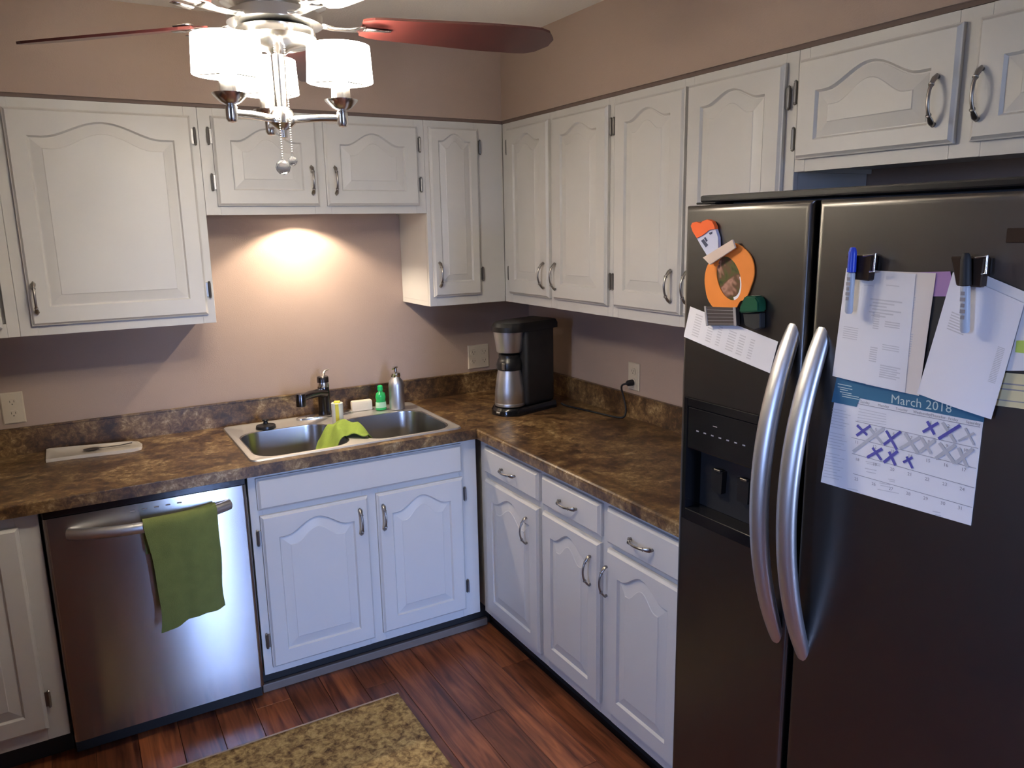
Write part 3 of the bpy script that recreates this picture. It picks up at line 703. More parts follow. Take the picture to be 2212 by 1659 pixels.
tag(finish('hand_towel', tw, M['green_towel'], smooth=60, base=(-1.76, -.71, HZ)), 'olive green terry hand towel hanging over the dishwasher handle', 'towel')

# ------------------------------------------------------------------ coffee maker
cm = thing('coffee_maker', 'black coffee maker with a stainless thermal carafe in the worktop corner', 'coffee maker', (-.325, -.462, CZ1 + .0005))
TCM = Matrix.Translation(wloc(cm)) @ Matrix.Rotation(R(14), 4, 'Z')      # local -x is the front
def dshape(x0, x1, hw_, n=14):
    p = [(x1, hw_), ]
    for k in range(n + 1):
        a = R(90 + 180 * k / n); p.append((x0 + hw_ + hw_ * math.cos(a), hw_ * math.sin(a)))
    p += [(x1, -hw_)]
    return p
bm = nb(); prof = dshape(-.150, .140, .080)
A = loop(prof, 0); B = loop(prof, .020); C_ = loop([(x_ * .97 + .004, y_ * .93) for x_, y_ in prof], .032); 
bridge(bm, A, B); bridge(bm, B, C_); bm.faces.new(A[::-1]); bm.faces.new(C_); finish('base', bm, M['gloss_black'], cm, TCM, smooth=35)
finish('tower', bx((-.040, -.078, .0322), (.136, .078, .375), .018, 3), M['matte_black'], cm, TCM, smooth=40)
bm = nb(); prof = dshape(-.140, .150, .080)
A = loop(prof, .356); B = loop(prof, .378); C_ = loop([(x_ * .95 + .004, y_ * .90) for x_, y_ in prof], .393); D = loop([(x_ * .7 + .02, y_ * .6) for x_, y_ in prof], .399)
bridge(bm, A, B); bridge(bm, B, C_); bridge(bm, C_, D); bm.faces.new(A[::-1]); bm.faces.new(D); finish('lid', bm, M['black'], cm, TCM, smooth=35)
bm = nb(); lathe(bm, [(.050, .265), (.054, .268), (.066, .352), (.066, .3555)], (-.068, 0, 0), 28); finish('filter_basket', bm, M['handle_steel'], cm, TCM, smooth=40)
cf = nb(); lathe(cf, [(.058, .034), (.066, .036), (.067, .047), (.066, .049), (.067, .051), (.064, .10), (.055, .165), (.050, .190)], (-.068, 0, 0), 30); cf_o = finish('carafe', cf, M['handle_steel'], cm, TCM, smooth=40)
bm = nb(); lathe(bm, [(.051, .1905), (.055, .192), (.056, .215), (.050, .235), (.046, .240), (.046, .255), (.030, .262), (0, .2625)], (-.068, 0, 0), 24); finish('carafe_lid', bm, M['black'], cf_o, TCM, smooth=40)
bm = nb(); box(bm, (-.128, -.032, .196), (-.121, -.012, .226), .003, 1); finish('thumb_lever', bm, M['pewter'], cf_o, TCM)
bm = nb(); sweep(bm, [(-.125, -.02, .215), (-.150, -.030, .205), (-.158, -.033, .15), (-.145, -.028, .09), (-.134, -.024, .075)], [(.008, .006)] * 5, 10, ref=(0, 1, 0)) ; bm.free()
finish('switch', bx((-.153, -.022, .010), (-.1475, .0, .018), .001, 1), M['handle_steel'], cm, TCM)
# cord to the outlet on the right wall
cd_ = thing('power_cord', 'black power cord of the coffee maker, plugged into the right wall outlet', 'cord', (-.10, -.62, CZ1))
pts = [(-.140, -.500, CZ1 + .012), (-.134, -.52, CZ1 + .006), (-.125, -.58, CZ1 + .0055), (-.105, -.68, CZ1 + .0055), (-.088, -.78, CZ1 + .0055), (-.072, -.835, CZ1 + .006), (-.056, -.845, CZ1 + .012), (-.042, -.835, CZ1 + .04), (-.040, -.815, CZ1 + .09), (-.046, -.81, CZ1 + .12), (-.050, -.820, CZ1 + .138), (-.040, -.836, CZ1 + .146)]
def smooth_path(p, n=5):
    p = [Vector(q) for q in p]; o = []
    for i in range(len(p) - 1):
        a, b_, c_, d = p[max(i - 1, 0)], p[i], p[i + 1], p[min(i + 2, len(p) - 1)]
        for k in range(n):
            t = k / n; o.append(.5 * ((2 * b_) + (c_ - a) * t + (2 * a - 5 * b_ + 4 * c_ - d) * t * t + (3 * b_ - a - 3 * c_ + d) * t ** 3))
    return o + [p[-1]]
bm = nb(); sp_ = smooth_path(pts); sweep(bm, sp_, .0042, 8, ref=(.31, .2, .93)); finish('wire', bm, M['matte_black'], cd_, smooth=60)
bm = nb(); sweep(bm, [(-.042, -.836, CZ1 + .1465), (-.034, -.836, CZ1 + .1467), (-.0105, -.836, CZ1 + .1467)], [.006, .012, .0135], 12); finish('plug', bm, M['matte_black'], cd_, smooth=40)

# ------------------------------------------------------------------ refrigerator
FX = .740
rf = thing('refrigerator', 'large grey stainless side-by-side refrigerator with papers on its doors', 'refrigerator', (-.37, -2.37, 0))
finish('body', bx((1.906, .03, .03), (2.836, 1.752, .655), .006, 2), M['fridge_side'], rf, MR)
finish('top_cap', bx((1.922, 1.7525, .30), (2.830, 1.768, .700), .004, 2), M['black'], rf, MR)
finish('hinge_cover', bx((1.924, 1.7475, .655), (1.985, 1.7522, .715), .002, 1), M['black'], rf, MR)
finish('hinge_cover', bx((2.760, 1.7475, .655), (2.822, 1.7522, .715), .002, 1), M['black'], rf, MR)
finish('kick_grille', bx((1.93, .0, .58), (2.82, .085, .640), .004, 1), M['matte_black'], rf, MR)
finish('door_gasket', bx((1.93, .10, .6555), (2.82, 1.735, .6625)), M['matte_black'], rf, MR)
# freezer door with a dispenser hole
D0, D1, E0, E1 = 1.932, 2.178, .992, 1.300
FA0, FA1, FZ0, FZ1 = 1.918, 2.268, .09, 1.745
bm = nb(); cb = .663; rad = .012
av = [FA0, D0, D1, FA1]; bvv = [FZ0, E0, E1, FZ1]
def slab(bm, a0, a1, b0, b1, c0, c1, rad, hole=None):
    n = 4; ins = []
    prof_ = [(0, c0)] + [(rad * (1 - math.cos(R(90 * k / n))), c1 - rad + rad * math.sin(R(90 * k / n))) for k in range(n + 1)] + [(rad + .003, c1)]
    rings = [[bm.verts.new((x_, y_, c_)) for x_, y_ in ((a0 + d, b0 + d), (a1 - d, b0 + d), (a1 - d, b1 - d), (a0 + d, b1 - d))] for d, c_ in prof_]
    for A_, B_ in zip(rings, rings[1:]): bridge(bm, A_, B_)
    bm.faces.new(rings[0][::-1])
    if hole:
        h0, h1, g0, g1, hd = hole
        h = [bm.verts.new((x_, y_, c1)) for x_, y_ in ((h0, g0), (h1, g0), (h1, g1), (h0, g1))]
        hb_ = [bm.verts.new((v.co.x, v.co.y, c1 - hd)) for v in h]
        bridge(bm, rings[-1], h); bridge(bm, h, hb_); bm.faces.new(hb_)
    else: bm.faces.new(rings[-1])
slab(bm, FA0, FA1, FZ0, FZ1, cb, FX, rad, (D0, D1, E0, E1, .05))
fd = finish('freezer_door', bm, M['fridge'], rf, MR, smooth=40)
bm = nb(); slab(bm, 2.281, 2.832, FZ0, FZ1, cb, FX, rad); rd = finish('refrigerator_door', bm, M['fridge'], rf, MR, smooth=40)
# dispenser
bm = nb(); i = .0006
for lo_, hi_ in (((D0 + i, E0 + i, FX - .0495), (D0 + .014, E1 - i, FX + .002)), ((D1 - .014, E0 + i, FX - .0495), (D1 - i, E1 - i, FX + .002)), ((D0 + .0142, E0 + i, FX - .0495), (D1 - .0142, E0 + .030, FX + .004)), ((D0 + .0142, E1 - .022, FX - .0495), (D1 - .0142, E1 - i, FX + .003))): box(bm, lo_, hi_, .0015, 1)
dp = finish('dispenser', bm, M['gloss_black'], fd, MR)
ft = finish('control_panel', bx((D0 + .0145, E1 - .125, FX - .045), (D1 - .0145, E1 - .0225, FX + .0015), .003, 2), M['gloss_black'], fd, MR)
finish('dispenser_recess', bx((D0 + .0145, E0 + .0305, FX - .0495), (D1 - .0145, E1 - .1255, FX - .046)), M['matte_black'], fd, MR)
for ca in (2.016, 2.098):
    bm = nb(); prism(bm, [(ca - .016, 1.075), (ca + .016, 1.075), (ca + .018, 1.13), (ca - .018, 1.13)], FX - .0455, FX - .030); pd = finish('paddle', bm, M['black'], fd, MR)
    finish('paddle_tip', bx((ca - .006, 1.128, FX - .034), (ca + .014, 1.134, FX - .026), .001, 1), M['pewter'], pd, MR)
bm = nb(); 
for k in range(7): box(bm, (D0 + .045 + k * .024, 1.222, FX + .0015), (D0 + .053 + k * .024, 1.225, FX + .0019))
box(bm, (2.03, 1.246, FX + .0015), (2.043, 1.2475, FX + .0019))
finish('button_marks', bm, M['print_dark'], fd, MR, kind='stuff')
def bow(parent, ca, z0, z1, lean):
    n = 32; pts = []; rr = []
    for k in range(n + 1):
        t = -1 + 2 * k / n
        pts.append((ca + lean * (1 - t * t) * .0, (z0 + z1) / 2 + t * (z1 - z0) / 2, FX - .010 + .080 * (1 - t * t)))
        rr.append((.0225 - .006 * abs(t) ** 6, .0150 - .003 * abs(t) ** 6))
    bm = nb(); sweep(bm, pts, rr, 16, ref=(0, 0, 1)); return finish('handle', bm, M['handle_steel'], parent, MR, smooth=60)
bow(fd, 2.236, .806, 1.500, 0); bow(rd, 2.306, .800, 1.500, 0)
finish('nameplate', bx((2.628, 1.668, FX), (2.70, 1.690, FX + .0025), .001, 1), M['brownbin'], rd, MR)

# ---- papers, magnets and clips on the fridge doors: positions read off the door plane
def F(u, v, c=0.0):
    d = FW + RT * ((u - W / 2) / FPX) - UP * ((v - H / 2) / FPX)
    t = (-(FX + c) - CAM.x) / d.x; q = CAM + d * t
    return (-q.y, q.z)
def quad_sheet(bm, corners, c, bulge=0., nx=8, ny=8, th=.0006, curl=0.):
    tl, tr, br, bl = [Vector((*q, 0)) for q in corners]; G = []
    for i in range(nx + 1):
        row_ = []
        for j in range(ny + 1):
            s, t = i / nx, j / ny
            p = (tl * (1 - s) + tr * s) * (1 - t) + (bl * (1 - s) + br * s) * t
            row_.append(bm.verts.new((p.x, p.y, c + bulge * math.sin(math.pi * s) * t + curl * t * t)))
        G.append(row_)
    for i in range(nx):
        for j in range(ny): bm.faces.new((G[i][j], G[i][j + 1], G[i + 1][j + 1], G[i + 1][j]))
    solid(bm, th)
def bil(corners, s, t):
    tl, tr, br, bl = [Vector(q) for q in corners]
    return (tl * (1 - s) + tr * s) * (1 - t) + (bl * (1 - s) + br * s) * t
def print_bars(parent, corners, bars, c, m, name='print', bulge=0., curl=0.):
    """bars: (s0,t0,s1,t1) rectangles in sheet coordinates"""
    bm = nb()
    for s0, t0, s1, t1 in bars:
        vs = []
        for s, t in ((s0, t0), (s1, t0), (s1, t1), (s0, t1)):
            p = bil(corners, s, t); vs.append(bm.verts.new((p.x, p.y, c + .0004 + bulge * math.sin(math.pi * s) * t + curl * t * t)))
        bm.faces.new(vs)
    return finish(name, bm, m, parent, MR, kind='stuff')
def fthing(name, label, cat, u, v, group=None):
    a, b_ = F(u, v); return thing(name, label, cat, MR @ Vector((a, b_, FX + .001)), group)
GP = 'papers on the refrigerator doors'
# list of printed columns on the freezer door
t = fthing('paper_list', 'narrow slanted white printed list clipped on the freezer door', 'paper', 1580, 735, GP)
Q = [F(1492, 662), F(1682, 738), F(1664, 806), F(1478, 727)]
bm = nb(); quad_sheet(bm, Q, FX + .0016, .001); finish('sheet', bm, M['paper'], t, MR)
bars = []
for k, s in enumerate((.09, .26, .38, .50, .62, .74)):
    for r_ in range(9):
        if r_ == 0 and k > 0: continue
        bars.append((s, .14 + r_ * .083, s + .085 - .02 * ((k * 7 + r_ * 3) % 3), .14 + r_ * .083 + .035))
print_bars(t, Q, bars, FX + .0016, M['print'], bulge=.001)
# pumpkin photo frame
t = fthing('pumpkin_photo_frame', 'orange pumpkin-shaped paper photo frame on the freezer door', 'photo frame', 1577, 600)
ctr = Vector(F(1576, 600)); 
def polar(c_, prof, ang): return [(c_.x + r_ * math.cos(a + ang), c_.y + r_ * math.sin(a + ang)) for a, r_ in prof]
def outl(k, n):
    a = 2 * math.pi * k / n
    lob = .070 + .006 * math.cos(2 * (a - .9)) + .0035 * abs(math.sin(2.5 * a + .6)) - .0075 * math.exp(-((a - 5.35) / .16) ** 2) - .013 * math.exp(-((a - 2.05) / .22) ** 2)
    return a, lob
N = 56
outer = [(ctr.x + r_ * math.cos(a), ctr.y + r_ * math.sin(a)) for a, r_ in (outl(k, N) for k in range(N))]
pc = Vector(F(1577, 601))
def inner(sc, n=N):
    o = []
    for k in range(n):
        a = 2 * math.pi * k / n; ex, ey = .033 * sc * math.cos(a), .050 * sc * math.sin(a); an = R(28)
        o.append((pc.x + ex * math.cos(an) - ey * math.sin(an), pc.y + ex * math.sin(an) + ey * math.cos(an)))
    return o
# match start angle of inner ring to outer
inn = inner(1.0); 
def nearest_rot(o, i_):
    best = min(range(len(i_)), key=lambda s: sum((Vector(o[k]) - Vector(i_[(k + s) % len(i_)])).length for k in range(0, len(o), 7)))
    return i_[best:] + i_[:best]
inn = nearest_rot(outer, inn)
bm = nb(); a0_ = loop(outer, FX + .0012); a1_ = loop(outer, FX + .0042); b1_ = loop(inn, FX + .0042); b0_ = loop(inn, FX + .0012)
bridge(bm, a0_, a1_); bridge(bm, a1_, b1_); bridge(bm, b1_, b0_); bridge(bm, b0_, a0_)
finish('pumpkin_ring', bm, M['orange'], t, MR)
bm = nb(); prism(bm, inner(1.04), FX + .0006, FX + .0020); finish('snapshot', bm, M['photo'], t, MR)
bm = nb(); an = [k for k in range(N)]
mo = inner(.99); mi = inner(.86)
for k in range(40, 54):
    bm.faces.new([bm.verts.new((*mo[k % N], FX + .0024)), bm.verts.new((*mo[(k + 1) % N], FX + .0024)), bm.verts.new((*mi[(k + 1) % N], FX + .0024)), bm.verts.new((*mi[k % N], FX + .0024))])
finish('photo_border', bm, M['paper_cool'], t, MR)
bm = nb(); q = [F(1528, 545), F(1545, 556), F(1556, 572), F(1545, 577), F(1530, 556)]; prism(bm, q[::-1], FX + .0012, FX + .0035); finish('pumpkin_stem', bm, M['orange'], t, MR)
# candy magnet
t = fthing('heart_magnet', 'small white magnet topped by an orange heart, above the pumpkin frame', 'magnet', 1535, 515)
q = [F(1511, 512), F(1535, 498), F(1552, 494), F(1558, 512), F(1559, 540), F(1552, 560), F(1537, 556), F(1521, 530)]
bm = nb(); prism(bm, q[::-1], FX + .002, FX + .010); finish('white_body', bm, M['lavender'], t, MR)
q = [F(1514, 514), F(1505, 500), F(1501, 488), F(1504, 481), F(1513, 479), F(1522, 482), F(1527, 477), F(1537, 474), F(1547, 478), F(1552, 488), F(1553, 495), F(1541, 496), F(1534, 502), F(1526, 508)]
bm = nb(); prism(bm, q[::-1], FX + .002, FX + .0125); finish('orange_heart', bm, M['orange_red'], t, MR)
bm = nb(); q = [F(1522, 520), F(1527, 516), F(1537, 529), F(1532, 534)]; prism(bm, q[::-1], FX + .010, FX + .0106); q = [F(1528, 514), F(1531, 512), F(1536, 520), F(1533, 522)]; prism(bm, q[::-1], FX + .010, FX + .0106)
q = [F(1539, 503), F(1546, 500), F(1546, 504), F(1541, 507)]; prism(bm, q[::-1], FX + .010, FX + .0106); finish('dark_mark', bm, M['navy'], t, MR, kind='stuff')
q = [F(1530, 556), F(1594, 517), F(1600, 535), F(1545, 571)]
bm = nb(); prism(bm, q[::-1], FX + .0125, FX + .0165); a_, b_ = F(1565, 545); tag(finish('strip_magnet', bm, M['beige'], T=MR, base=MR @ Vector((a_, b_, FX + .0125))), 'slanted beige strip magnet across the top of the pumpkin frame', 'magnet')
# smoky clip
t = fthing('bulldog_clip', 'ridged smoky clip holding the printed list below the pumpkin frame', 'clip', 1566, 682)
q = [F(1533, 662), F(1599, 664), F(1601, 702), F(1537, 702)]
bm = nb(); prism(bm, q[::-1], FX + .003, FX + .013); finish('clip_body', bm, M['clear'], t, MR)
bm = nb()
for k in range(5):
    p, r_ = bil(q, .04, .16 + k * .19), bil(q, .96, .16 + k * .19); prism(bm, [(p.x, p.y - .0004), (r_.x, r_.y - .0004), (r_.x, r_.y + .0004), (p.x, p.y + .0004)], FX + .013, FX + .0138)
finish('ridge', bm, M['clear_line'], t, MR, kind='stuff')
for s0, s1 in ((-.03, .03), (.92, 1.0)):
    bm = nb(); p, r_, p2, r2 = bil(q, s0, -.03), bil(q, s1, -.03), bil(q, s0, 1.03), bil(q, s1, 1.03); prism(bm, [(p2.x, p2.y), (r2.x, r2.y), (r_.x, r_.y), (p.x, p.y)], FX + .0125, FX + .0145)
    finish('clip_edge', bm, M['clear_line'], t, MR)
t = fthing('chip_clip', 'dark green and black magnetic bag clip right of the pumpkin frame', 'clip', 1637, 675)
q = [F(1626, 638), F(1650, 638), F(1657, 650), F(1657, 672), F(1614, 674), F(1616, 662)]
bm = nb(); prism(bm, q[::-1], FX + .001, FX + .026); bmesh.ops.bevel(bm, geom=bm.edges[:], offset=.003, segments=2, affect='EDGES'); finish('green_jaw', bm, M['green_clip'], t, MR, smooth=40)
q = [F(1617, 676), F(1655, 674), F(1655, 708), F(1642, 712), F(1620, 700)]
bm = nb(); prism(bm, q[::-1], FX + .001, FX + .018); bmesh.ops.bevel(bm, geom=bm.edges[:], offset=.002, segments=1, affect='EDGES'); finish('black_jaw', bm, M['matte_black'], t, MR)

# calendar page
t = fthing('calendar', 'March calendar page with a teal header and crossed-out days', 'calendar', 1950, 985, GP)
tl, bl, tr, br = F(1812, 815), F(1774, 1041), F(2128, 880), F(2098, 1135)
CQ = [tl, tr, br, bl]
CB = FX + .0014
bm = nb(); quad_sheet(bm, CQ, CB, .0006, th=.0008); finish('page', bm, M['paper'], t, MR)
def cs(zx, zy):  # position in the calendar page from points measured on it
    return F(1760 + zx / 4.741, 800 + zy / 4.741)
def cpoly(bm, pts, c): bm.faces.new([bm.verts.new((*cs(*p), c)) for p in pts][::-1])
bm = nb(); cpoly(bm, [(235, 60), (1755, 400), (1740, 530), (470, 283), (435, 372), (180, 322)], CB + .0010); finish('header', bm, M['cal_blue'], t, MR)
rows = [((440, 338), (1700, 580)), ((425, 518), (1682, 797)), ((385, 685), (1662, 1002)), ((390, 848), (1645, 1202)), ((400, 1055), (1622, 1402))]
bm = nb()
def seg(bm, p, q, w, c):
    p, q = Vector(cs(*p)), Vector(cs(*q)); d = (q - p).normalized() * 1; n_ = Vector((-d.y, d.x)) * w / 2
    bm.faces.new([bm.verts.new((*(p + n_), c)), bm.verts.new((*(p - n_), c)), bm.verts.new((*(q - n_), c)), bm.verts.new((*(q + n_), c))])
for p, q in rows: seg(bm, p, q, .0009, CB + .0010)
def cellpt(r_, col):   # grid point r (0..5), col (0..7)
    rr_ = rows + [((345, 1240), (1605, 1580))]
    p, q = rr_[r_]; return (p[0] + (q[0] - p[0]) * col / 7, p[1] + (q[1] - p[1]) * col / 7)
finish('row_line', bm, M['print_dark'], t, MR, kind='stuff')
pa = Vector(cs(785, 330)); pb = Vector(cs(1350, 425)); ex = (pb - pa).normalized(); ey = Vector((-ex.y, ex.x))
bm = nb(); text_bm(bm, 'March 2018', .0225, (*pa, CB + .0013), (*(ex * 1.02), 0), (*ey, 0), (0, 0, 1), 0)
finish('month_title', bm, M['cal_text'], t, MR)
bm = nb(); day = 1
for r_ in range(5):
    for col in range(7):
        if r_ == 0 and col < 4 or day > 31: continue
        p = cellpt(r_, col); q = cellpt(r_ + 1, col); pp = (p[0] + (q[0] - p[0]) * .30 + 30, p[1] + (q[1] - p[1]) * .30 + 10)
        text_bm(bm, str(day), .0085, (*Vector(cs(*pp)), CB + .0011), (*ex, 0), (*ey, 0), (0, 0, 1), 0); day += 1
names_ = ('Sunday', 'Monday', 'Tuesday', 'Wednesday', 'Thursday', 'Friday', 'Saturday')
for col, nm in enumerate(names_):
    p = cellpt(0, col); text_bm(bm, nm, .0068, (*Vector(cs(p[0] + 35, p[1] - 8)), CB + .0011), (*ex, 0), (*ey, 0), (0, 0, 1), 0)
finish('date_lettering', bm, M['print_dark'], t, MR, kind='stuff')
bm = nb()
for k in range(24):
    y0 = 390 + k * 30; x0 = 190 - k * 4.2; ln = 150 + 60 * ((k * 5) % 3) / 2
    if k in (7, 14): continue
    seg(bm, (x0, y0), (x0 + ln * .9, y0 + ln * .2), .0013, CB + .0009)
for k in range(5):
    seg(bm, (460 - k * 5, 390 + k * 30), (740, 450 + k * 26), .0013, CB + .0009)
for k, (x0, y0, ln) in enumerate(((530, 930, 150), (540, 950, 140), (520, 1000, 120), (535, 1035, 100), (670, 1150, 110), (680, 1175, 90), (650, 1215, 220), (340, 1205, 110), (760, 1110, 70), (770, 1130, 60), (1215, 1440, 80), (1240, 1475, 60))): seg(bm, (x0, y0), (x0 + ln, y0 + ln * .2), .0016, CB + .0009)
finish('notes_print', bm, M['print'], t, MR, kind='stuff')
for nm_, mt_, xs_ in (('blue_ink_stroke', M['ink_blue'], [((440, 560), (545, 660), 1), ((580, 565), (435, 665), 1), ((1160, 520), (1235, 655), 1), ((1275, 535), (1115, 630), 1), ((1500, 560), (1275, 700), 1.1), ((890, 625), (715, 760), 1), ((740, 615), (850, 810), 1), ((700, 800), (545, 890), 1.1), ((600, 790), (690, 915), 1), ((860, 825), (715, 940), 1.1), ((770, 830), (835, 970), 1.1), ((1010, 890), (915, 940), .9), ((950, 880), (1010, 1000), .9)]),
                      ('grey_ink_stroke', M['ink_grey'], [((1315, 530), (1450, 740), 1.1), ((570, 590), (700, 745), 1.1), ((720, 590), (400, 830), 1.1), ((930, 640), (1065, 850), 1.2), ((1090, 680), (880, 800), 1.1), ((1100, 690), (1200, 850), 1.1), ((1240, 710), (1080, 835), 1.1), ((1285, 740), (1440, 950), 1.2), ((1450, 760), (1245, 900), 1.2), ((1480, 790), (1570, 990), 1.1), ((1630, 800), (1450, 950), 1.2), ((1550, 590), (1640, 760), .7), ((1640, 640), (1480, 720), .7)])):
    for k, (p, q, w) in enumerate(xs_):
        bm = nb(); seg(bm, p, q, .0050 * w, CB + .0012 + k * .00002); finish(nm_, bm, mt_, t, MR)
bm = nb()
for k, (y0, ln) in enumerate(((135, 190), (165, 200), (190, 110), (215, 160), (240, 230), (262, 250))): seg(bm, (245 + (k // 2) * 22, y0), (245 + (k // 2) * 22 + ln * .75, y0 + ln * .15), .0014, CB + .0014)
finish('header_print', bm, M['cal_text'], t, MR, kind='stuff')

# purple sheet, papers and envelopes
q = [F(1945, 589), F(2055, 586), F(2065, 640), F(1948, 640)]
bm = nb(); quad_sheet(bm, q, FX + .0030, th=.0006); a_, b_ = F(2000, 605); tag(finish('purple_paper', bm, M['purple'], T=MR, base=MR @ Vector((a_, b_, FX + .003))), 'purple paper peeking out between the two clipped stacks', 'paper', GP)
q = [F(2012, 625), F(2050, 622), F(2018, 760), F(2008, 758)]
bm = nb(); quad_sheet(bm, q, FX + .0020, th=.0006); a_, b_ = F(2020, 680); tag(finish('black_gap_strip', bm, M['matte_black'], T=MR, base=MR @ Vector((a_, b_, FX + .002))), 'narrow black strip filling the dark gap between the two white paper stacks', 'paper', GP)  # dark gap between the stacks, put in as a black strip
t = fthing('envelope', 'white envelope behind the left stack on the refrigerator door', 'paper', 1930, 720, GP)
Q = [F(1900, 585, .0045), F(2022, 590, .0045), F(1985, 855, .0045), F(1870, 830, .0045)]
bm = nb(); quad_sheet(bm, Q, FX + .0045, .001); finish('sheet', bm, M['paper_warm'], t, MR)
print_bars(t, Q, [(.62, .20 + k * .013, .72, .206 + k * .013) for k in range(20)] + [(.64, .50 + k * .02, .76, .51 + k * .02) for k in range(10)], FX + .0045, M['print'], bulge=.001)
t = fthing('printed_sheet', 'front printed white sheet of the left stack, under the blue marker', 'paper', 1890, 720, GP)
Q = [F(1828, 579, .006), F(1978, 592, .006), F(1955, 848, .006), F(1798, 812, .006)]
bm = nb(); quad_sheet(bm, Q, FX + .0060, .003); finish('sheet', bm, M['paper'], t, MR)
bars = [(.42 + .04 * (k % 2), .24 + k * .028, .86 - .1 * (k % 3), .252 + k * .028) for k in range(6)] + [(.50, .37 + .02 * k, .58, .38 + .02 * k) for k in range(7)] + [(.66, .42 + .02 * k, .86, .43 + .02 * k) for k in range(3)] + [(.08, .52 + .02 * k, .30, .527 + .02 * k) for k in range(6)] + [(.50, .66 + .02 * k, .60, .67 + .02 * k) for k in range(7)] + [(.66, .62 + .02 * k, .88, .628 + .02 * k) for k in range(3)] + [(.66, .80 + .02 * k, .92 - .04 * (k % 2), .812 + .02 * k) for k in range(6)] + [(.30, .13, .44, .136), (.62, .11, .80, .118)]
print_bars(t, Q, bars, FX + .0060, M['print'], bulge=.003)
t = fthing('back_sheet', 'white sheet with its corner out to the right behind the right stack', 'paper', 2160, 700, GP)
Q = [F(2110, 585), F(2290, 660), F(2270, 800), F(2085, 800)]
bm = nb(); quad_sheet(bm, Q, FX + .0045, .001); finish('sheet', bm, M['paper'], t, MR)
print_bars(t, Q, [(.30, .15 + k * .03, .52, .162 + k * .03) for k in range(6)], FX + .0045, M['print'], bulge=.001)
t = fthing('yellow_note', 'pale yellow striped note sticking out at the right edge of the frame', 'paper', 2200, 850, GP)
Q = [F(2120, 800), F(2260, 812), F(2255, 888), F(2110, 870)]
bm = nb(); quad_sheet(bm, Q, FX + .0032); finish('sheet', bm, M['yellow_note'], t, MR)
print_bars(t, Q, [(.3, .30, 1, .34), (.3, .46, 1, .50), (.2, .80, 1, .83)], FX + .0032, M['print_dark'])
bm = nb(); q = [F(2200, 735), F(2240, 735), F(2238, 765), F(2197, 760)]; quad_sheet(bm, q, FX + .0058, th=.0006); a_, b_ = F(2210, 750); tag(finish('sticky_note', bm, M['lime_mark'], T=MR, base=MR @ Vector((a_, b_, FX + .0058))), 'lime green sticky note corner at the right edge of the frame', 'paper', GP)
t = fthing('folded_sheet', 'large blank white folded sheet of the right stack, hanging lowest over the calendar', 'paper', 2090, 760, GP)
Q = [F(2058, 588, .009), F(2212, 655, .009), F(2140, 906, .0135), F(1980, 850, .0135)]
bm = nb(); quad_sheet(bm, Q, FX + .0085, .004, curl=.004); finish('sheet', bm, M['paper_cool'], t, MR)
print_bars(t, Q, [(.14, .28 + k * .022, .38, .29 + k * .022) for k in range(7)] + [(.84, .40 + k * .014, .93, .407 + k * .014) for k in range(22)], FX + .0085, M['print'], bulge=.004, curl=.004)
# binder clips and markers
def binder(u0, v0, u1, v1, label):
    t = fthing('binder_clip', label, 'clip', (u0 + u1) / 2, (v0 + v1) / 2, 'binder clips on the refrigerator')
    q = [F(u0, v0), F(u1 - 12, v0 + 2), F(u1 - 20, v1), F(u0 + 12, v1 - 4)]
    bm = nb(); prism(bm, q[::-1], FX + .001, FX + .020); bmesh.ops.bevel(bm, geom=bm.edges[:], offset=.002, segments=1, affect='EDGES'); finish('clip_body', bm, M['brownbin'], t, MR)
    bm = nb(); P = [(*F(u1 - 30, v0 + 3), FX + .022), (*F(u1 - 4, v0 - 1), FX + .022), (*F(u1 - 6, v0 + 36), FX + .024), (*F(u1 - 16, v0 + 37), FX + .022)]
    sweep(bm, P, .0022, 8, ref=(.1, .2, 1)); finish('wire_arm', bm, M['chrome'], t, MR, smooth=50)
binder(1842, 549, 1912, 606, 'dark binder clip holding the left paper stack')
binder(2068, 553, 2154, 620, 'dark brown binder clip holding the right paper stack')
def marker(ut, vt, ub, vb, cap, frac, label, cat='marker', r=.0068, cap_r=.0078):
    t = fthing('marker', label, cat, (ut + ub) / 2, (vt + vb) / 2, 'markers clipped to the refrigerator')
    A_ = Vector((*F(ut, vt), FX + .030)); B_ = Vector((*F(ub, vb), FX + .026)); m_ = A_.lerp(B_, frac); n_ = A_.lerp(B_, frac + .01)
    bm = nb(); sweep(bm, [A_, A_.lerp(B_, .02), A_.lerp(B_, .08), m_], [.0038, .0056, cap_r * .92, cap_r], 12); finish('cap', bm, cap, t, MR, smooth=50)
    bm = nb(); sweep(bm, [n_, A_.lerp(B_, frac + .03), A_.lerp(B_, .97), B_], [r * .9, r, r, r * .7], 12); o = finish('barrel', bm, M['pen_grey'], t, MR, smooth=50)
    bm = nb(); p = A_.lerp(B_, frac + .12)
    for k in range(5):
        q_ = A_.lerp(B_, frac + .10 + k * .075); w_ = .0032 + .001 * (k % 2)
        bm.faces.new([bm.verts.new((q_.x - w_, q_.y + .003, q_.z + r + .0003)), bm.verts.new((q_.x - w_, q_.y - .003, q_.z + r + .0003)), bm.verts.new((q_.x + w_, q_.y - .003, q_.z + r + .0003)), bm.verts.new((q_.x + w_, q_.y + .003, q_.z + r + .0003))])
    finish('lettering', bm, M['print_dark'], o, MR, kind='stuff')
marker(1866, 533, 1853, 675, M['blue_cap'], .37, 'blue capped marker stuck in the left binder clip')
marker(2110, 545, 2104, 716, M['matte_black'], .40, 'black capped marker stuck in the right binder clip', r=.0072, cap_r=.0082)

